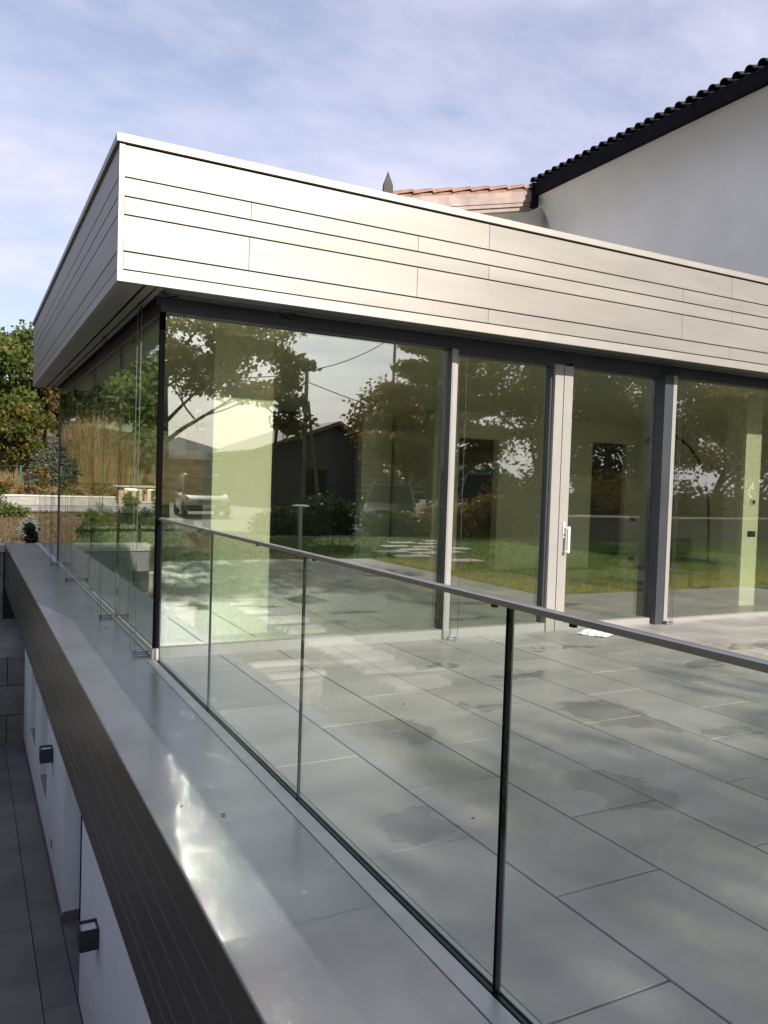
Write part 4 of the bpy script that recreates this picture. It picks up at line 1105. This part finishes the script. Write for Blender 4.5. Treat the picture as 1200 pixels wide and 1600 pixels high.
for k, (x, y, h, lm) in enumerate(spots):
    shrub('garden_shrub', '%s garden shrub, %s from the ledge corner going back' % ({'leaf_mixed': 'green and yellow', 'leaf_deep': 'dark green', 'leaf_green': 'fresh green', 'leaf_silver': 'silver grey', 'leaf_olive': 'olive'}[lm], ORD[sorted(spots, key=lambda q: math.hypot(q[0], q[1])).index((x, y, h, lm))]), bed(x, y), [(0, 0, h * .35, h * .42, h * .38, h * .32), (.15, 0, h * .68, h * .28, h * .26, h * .30), (-.2, .1, h * .5, h * .22, h * .24, h * .25)],
          int(1500 * h), .055 if lm != 'leaf_silver' else .035, M[lm], 400 + k, group='shrubs in the garden beds')
def weeds(name, x0, x1, y0, y1, n, h, m, seed, lab):
    rs = np.random.RandomState(seed); x = rs.uniform(x0, x1, n); y = rs.uniform(y0, y1, n)
    kp = ~((x > -4.3) & (x < -3.2) & (y > 1.6) & (y < 10)); x, y = x[kp], y[kp]; n = len(x)
    z = np.array([gz(a, b) for a, b in zip(x, y)]) + .02
    base = np.stack([x, y, z], 1); hh = h * (.4 + rs.rand(n)); a = rs.rand(n) * np.pi
    w = np.stack([np.cos(a), np.sin(a), np.zeros(n)], 1) * .02
    ln = rs.normal(size=(n, 3)) * h * .4; ln[:, 2] = hh
    P = np.stack([base - w, base + w, base + ln + w * .3, base + ln - w * .3], 1).reshape(-1, 3)
    tag(obj(name, quads(name, P, rs.rand(n), m)), lab, 'weeds', kind='stuff')
weeds('weeds', -8, -2.2, -8, 12.2, 16000, .16, M['leaf_green'], 61, 'rough grass and weeds of the sunken garden left of the ledge')
weeds('weeds', -14, 5, 33.2, 44, 14000, .35, M['leaf_dry'], 62, 'dry grass tufts on the brown earth bank')
weeds('weeds', -9, 4, 12.5, 27, 15000, .15, M['leaf_mixed'], 63, 'scattered weeds in the red mulch beds')

# ============================================================ BEHIND THE CAMERA (mirrored in the front glass)
for k, (x, y) in enumerate([(7.2, -6.5), (6.65, -7.45), (7.3, -8.0), (7.9, -8.2), (6.7, -8.5), (7.5, -8.85), (8.6, -9.0), (8.1, -9.5), (7.5, -9.75), (8.8, -10.4), (8.2, -10.7), (9.5, -11.2)]):
    q = MB().bbox((-.36, -.22, -.03), (.36, .22, .035), .01).build('stepping_stone', M['slab'])
    q.location = (x, y, gz(x, y) + .10); q.rotation_euler = (0, 0, rg.uniform(-.08, .08))
    tag(q, 'pale stepping slab in the lawn, %s counted from the terrace edge' % ORD[k], 'stone', 'lawn stepping slabs')

def wheel(parent, x, y, r=.34):
    w = MB().lathe([(r * .6, -.11), (r * .95, -.11), (r, -.06), (r, .06), (r * .95, .11), (r * .6, .11)], n=22).build('wheel', M['tyre'], parent, smooth=True)
    w.location = (x, y, r); w.rotation_euler = (0, rad(90), 0)
    MB().lathe([(.02, -.115), (r * .6, -.10), (r * .6, .10), (.02, .115)], n=14).build('rim', M['rim'], w)
def car(name, label, loc, rz, paint, H=1.7, W=1.85, L_=4.6, hood=.98, tail=0.0):
    """front of the car points to +Y locally"""
    c = thing(name, label, 'car', loc, rz=rz)
    def sec(y, zb, zt, w, rt=.12):
        h = w / 2
        return [(-h + .06, y, zb), (h - .06, y, zb), (h, y, zb + .12), (h, y, zt - rt), (h - rt * .8, y, zt), (-h + rt * .8, y, zt), (-h, y, zt - rt), (-h, y, zb + .12)]
    f = L_ / 2
    MB().loft([sec(-f, .42, hood - .05, W * .86), sec(-f + .12, .3, hood + .02, W * .96), sec(-f + 1.0, .24, hood + .04, W), sec(.4, .24, hood + .02, W),
               sec(f - 1.1, .24, hood + .01, W), sec(f - .35, .26, hood - .10, W * .95), sec(f - .05, .30, hood - .22, W * .85), sec(f, .38, hood - .36, W * .78)]).build('body', paint, c, smooth=True)
    def cs(y, z, w): return [(-w / 2, y, z), (w / 2, y, z)]
    z0 = hood + .0
    # greenhouse: dark glass volume and painted roof
    bot = [(-W * .46, -f + .12), (W * .46, -f + .12), (W * .46, f - 1.35), (-W * .46, f - 1.35)]
    top = [(-W * .37, -f + .45), (W * .37, -f + .45), (W * .37, f - 2.15), (-W * .37, f - 2.15)]
    MB().loft([[(x, y, z0 - .02) for x, y in bot], [(x, y, H - .06) for x, y in top]]).build('window_glass', M['carglass'], c)
    MB().loft([[(x * 1.02, y * 1.01, H - .075) for x, y in top], [(x * 1.0, y, H - .02) for x, y in top], [(x * .85, y * .92, H) for x, y in top]]).build('roof', paint, c, smooth=True)
    for sx in (-1, 1):
        MB().tube([(sx * W * .44, f - 1.42, z0), (sx * W * .372, f - 2.17, H - .05)], .05, 6).tube([(sx * W * .46, -f + .9, z0), (sx * W * .375, -f + 1.0, H - .05)], .03, 6).tube([(sx * W * .46, .1, z0), (sx * W * .375, .05, H - .05)], .028, 6).build('pillar', paint, c)
        MB().tube([(sx * W * .34, -f + .5, H), (sx * W * .35, -f + .7, H + .05), (sx * W * .35, f - 2.5, H + .05), (sx * W * .34, f - 2.25, H)], .015, 6).build('roof_rail', M['rim'], c)
        MB().bbox((sx * W * .52 - .09, f - 1.75, z0 + .02), (sx * W * .52 + .09, f - 1.63, z0 + .16), .03).build('mirror', paint, c)
        MB().bbox((sx * W * .34 - .17, f - .16, hood - .36), (sx * W * .34 + .15, f + .0, hood - .22), .03).build('headlight', M['headlight'], c)
        for y in (f - .85, -f + .85): wheel(c, sx * (W / 2 - .10), y)
    MB().bbox((-W * .22, f - .02, hood - .40), (W * .22, f + .03, hood - .24), .01).build('grille', M['black'], c)
    MB().bbox((-.26, f + .02, .42), (.26, f + .045, .53), .004).build('number_plate', M['plate'], c)
    MB().bbox((-W * .40, f - .1, .28), (W * .40, f + .02, .40), .02).build('bumper', M['black'], c)
    return c
car('parked_suv', 'dark sport utility car with roof rails on the driveway, mirrored left of the pale pier', (7.9, -28.6, gz(8, -28) + .04), rad(7), M['carpaint'], H=1.74, W=2.0)
car('parked_car', 'grey estate car parked nose towards the house, mirrored beside the first mullion', (12.6, -19.6, gz(12, -19) + .04), rad(30), M['carsilver'], H=1.62, hood=.95)
van = car('parked_van', 'tall dark van parked behind the bush, mirrored in the door glass', (16.3, -18.8, gz(16, -19) + .04), rad(42), M['carpaint'], H=2.15, W=2.0, L_=5.2, hood=1.15)

# gabled barn, pale shed, slatted fence, poles and wires
barn = thing('gabled_barn', 'dark barn with low gabled roof beyond the driveway, mirrored in the glass', 'barn', (0, 0, 0))
MB().prism([(16.5, -.3), (25.5, -.3), (25.5, 3.3), (21.7, 5.35), (16.5, 3.4)], 'y', -56, -45).build('wall', M['farwall'], barn)
MB().prism([(26.0, 3.2), (26.0, 3.4), (21.7, 5.75), (15.5, 3.45), (15.5, 3.2), (21.7, 5.5)], 'y', -56.6, -44.4).build('roof', M['farroof'], barn)
MB().box((19.2, -45.0, 0), (21.0, -44.95, 2.3)).build('barn_door', M['gap'], barn)
shed = thing('pale_shed', 'long pale roofed shed far beyond the driveway at the left of the reflection', 'shed')
MB().box((8.0, -62, -.3), (18.4, -56, 3.0)).build('wall', M['shed'], shed)
MB().prism([(7.6, 2.9), (18.8, 2.9), (18.8, 3.05), (13.2, 4.6), (7.6, 3.05)], 'y', -62.4, -55.6).build('roof', M['shedroof'], shed)
sfn = thing('slatted_fence', 'horizontal slatted screen fence behind the parked estate car', 'fence')
for k in range(7):
    MB().box((17.0, -32.0, 1.0 + k * .30), (21.5, -31.95, 1.16 + k * .30)).build('slat', M['rim'], sfn)
for x in (17.0, 19.2, 21.4):
    MB().box((x, -31.94, -.2), (x + .08, -31.86, 3.0)).build('post', M['farwall'], sfn)
p1 = thing('utility_pole', 'wooden utility pole with a stay, mirrored in the middle of the first pane', 'pole', (17.3, -39.9, -.2))
MB().tube([(0, 0, 0), (0, 0, 8.7)], [.17, .12], 8).build('pole', M['wood'], p1)
MB().tube([(.9, .4, 0), (.15, 0, 6.6)], [.12, .09], 8).build('stay', M['wood'], p1)
p2 = thing('utility_pole', 'tall thin pole rising out of the autumn hedge, mirrored near the first mullion', 'pole', (23.4, -39.9, -.2))
MB().tube([(0, 0, 0), (0, 0, 13)], [.12, .09], 8).build('pole', M['wood'], p2)
def wire(a, b, sag, lab):
    pts = [Vector(a).lerp(Vector(b), t / 10) - Vector((0, 0, sag * 4 * (t / 10) * (1 - t / 10))) for t in range(11)]
    tag(MB().tube(pts, .028, 4).build('overhead_wire', M['grey_cable']), lab, 'cable')
wire((17.3, -39.9, 8.3), (23.4, -39.9, 11.2), .35, 'overhead wire rising from the wooden pole to the tall thin pole')
wire((17.3, -39.9, 7.6), (30, -36, 4.8), .5, 'overhead wire dropping from the wooden pole towards the pine')
wire((17.3, -39.9, 8.1), (-6, -34, 6.0), .6, 'overhead wire running left from the wooden pole behind the big tree')

bol = thing('path_light', 'slim bollard garden light with a flat disc top beside the terrace, mirrored in the glass', 'lamp', (4.15, -7.35, gz(4, -7.4) + .08))
MB().tube([(0, 0, 0), (0, 0, 1.0)], .035, 10).build('pole', M['steel'], bol, smooth=True)
MB().lathe([(.16, 1.0), (.17, 1.015), (.10, 1.035)], n=20).build('lamp_shade', M['handle'], bol)

lwall = thing('garden_wall', 'low wall with pale coping along the lawn, mirrored in the right hand panes', 'wall')
MB().box((13.5, -12.2, -.2), (27, -11.9, .62)).build('wall', M['farwall'], lwall)
MB().box((13.45, -12.25, .621), (27.05, -11.85, .68)).build('coping', M['slab'], lwall)
hb_ = [(x_, 0, .9 + .2 * math.sin(x_ * 1.7), .8, .7, 1.3) for x_ in [q * .9 for q in range(34)]]
hedge = thing('tall_hedge', 'long tall olive hedge behind the lawn wall, mirrored in the right hand panes', 'hedge', (14.5, -15.4, -.2))
obj('foliage', leaves('foliage', hb_, 15000, .13, M['leaf_olive'], 171), hedge)
MB().box((-.3, -.35, 0), (30, .35, 1.5)).build('stem', M['bark'], hedge)

# big near tree whose crown hangs over the left of the reflection and shades the terrace
T = tree('broadleaf_tree', 'large spreading tree behind the camera whose leaves fill the left of the glass', (5.4, -24.5, -.15), 6.6, .22, 3.9, .62, 17000, .125, M['leaf_olive'], 81, levels=3, kids=7, start=.42, up=.30)
tree('broadleaf_tree', 'slender leaning tree between the big tree and the utility pole', (11.5, -29, -.2), 6.8, .12, 1.5, .6, 2400, .18, M['leaf_mixed'], 82, levels=2, kids=6, start=.45)
tree('autumn_tree', 'yellow brown tree left of the pine in the reflection', (17.6, -27.5, -.2), 4.8, .14, 2.0, 1.2, 15000, .13, M['leaf_autumn'], 83, levels=2, kids=8, start=.15)
def pine(loc, H, R, seed, label, n=11000, group=None):
    t = thing('pine_tree', label, 'tree', loc, group); rg_ = random.Random(seed)
    mb = MB(); mb.tube([(0, 0, 0), (.1, .05, H * .5), (0, 0, H)], [.22, .14, .04], 8, cap=False)
    bl = []
    for k in range(26):
        z = H * (.30 + .68 * k / 26); an = k * 2.4 + rg_.uniform(-.3, .3); L_ = R * (1.15 - .9 * k / 26) * rg_.uniform(.7, 1.1)
        e = Vector((math.cos(an) * L_, math.sin(an) * L_, z + rg_.uniform(-.1, .5)))
        mb.tube([(0, 0, z - .2), (e.x * .5, e.y * .5, z), e], [.06, .04, .015], 5, cap=False)
        for f in (.55, .8, 1.0):
            bl.append((e.x * f, e.y * f, z + (e.z - z) * f + .1, .62, .62, .26))
    mb.build('trunk', M['bark'], t, smooth=True)
    obj('crown', leaves('crown', bl, int(n * 1.5), .12, M['leaf_olive'], seed, aspect=2.6, flat=.6), t)
    return t
pine((19.2, -26.5, -.2), 10.5, 3.6, 91, 'tall dark pine behind the first mullion in the reflection')
pine((15.4, -21.5, -.2), 8.5, 2.4, 92, 'pine with open crown mirrored in the sliding door pane', n=8000)
k = 0
for (x, y, H) in sorted([(20.5, -21, 9.5), (23.5, -20.5, 10), (27, -21.5, 9), (30.5, -20.5, 10.5), (34.5, -22, 9.5), (25.5, -26, 11), (38.5, -24, 10), (32.5, -28, 12), (22, -30, 10), (44, -28, 11)], key=lambda q: (q[0] + 1.3) / (-q[1] + 6.3)):
    tree('broadleaf_tree', '%s tree from the left in the belt of trees mirrored in the right hand panes' % ORD[k], (x, y, -.2), H * .72, .2, 3.0, 1.1, 9500, .125, M[['leaf_olive', 'leaf_autumn', 'leaf_olive', 'leaf_deep'][k % 4]], 100 + k,
         group='belt of trees behind the lawn', levels=2, kids=8, start=.12, up=.55); k += 1
for (x, y, h, lm) in sorted([(11.2, -13.4, 1.25, 'leaf_olive'), (12.7, -13.2, 1.45, 'leaf_autumn'), (14.3, -13.6, 1.3, 'leaf_olive'), (9.9, -14.1, .8, 'leaf_deep'), (16.2, -14.0, 1.6, 'leaf_deep'), (18.6, -14.2, 1.7, 'leaf_olive'), (21, -14, 1.7, 'leaf_deep'), (23.5, -14.2, 1.8, 'leaf_olive'), (6.7, -14.6, .9, 'leaf_deep'), (7.9, -15.0, 1.3, 'leaf_deep')], key=lambda q: (q[0] + 1.3) / (-q[1] + 6.3)):
    shrub('lawn_shrub', '%s bushy shrub from the left along the far edge of the lawn' % ORD[k - 10], (x, y, gz(x, y) + .0), [(0, 0, h * .45, .8, .6, h * .5), (.6, .1, h * .4, .6, .5, h * .42), (-.5, 0, h * .4, .6, .5, h * .4)], 3600, .08, M[lm], 130 + k, group='shrubs behind the lawn'); k += 1
# distant belt closing the view
tb = []
r_ = random.Random(5)
for q in range(70):
    tb.append((r_.uniform(-60, 90), r_.uniform(-92, -80), r_.uniform(.5, 3.0), 4, 3, r_.uniform(1.6, 3.0)))
tag(obj('distant_woodland', leaves('distant_woodland', tb, 16000, .8, M['leaf_deep'], 140)), 'distant line of woodland beyond the driveway and barn', 'woodland', kind='stuff')
tb = []
for q in range(60):
    tb.append((r_.uniform(-60, 60), r_.uniform(70, 90), r_.uniform(7, 10), 4, 3, r_.uniform(2.0, 3.6)))
tag(obj('distant_woodland', leaves('distant_woodland', tb, 14000, .7, M['leaf_green'], 141)), 'distant line of woodland on top of the bank', 'woodland', kind='stuff')
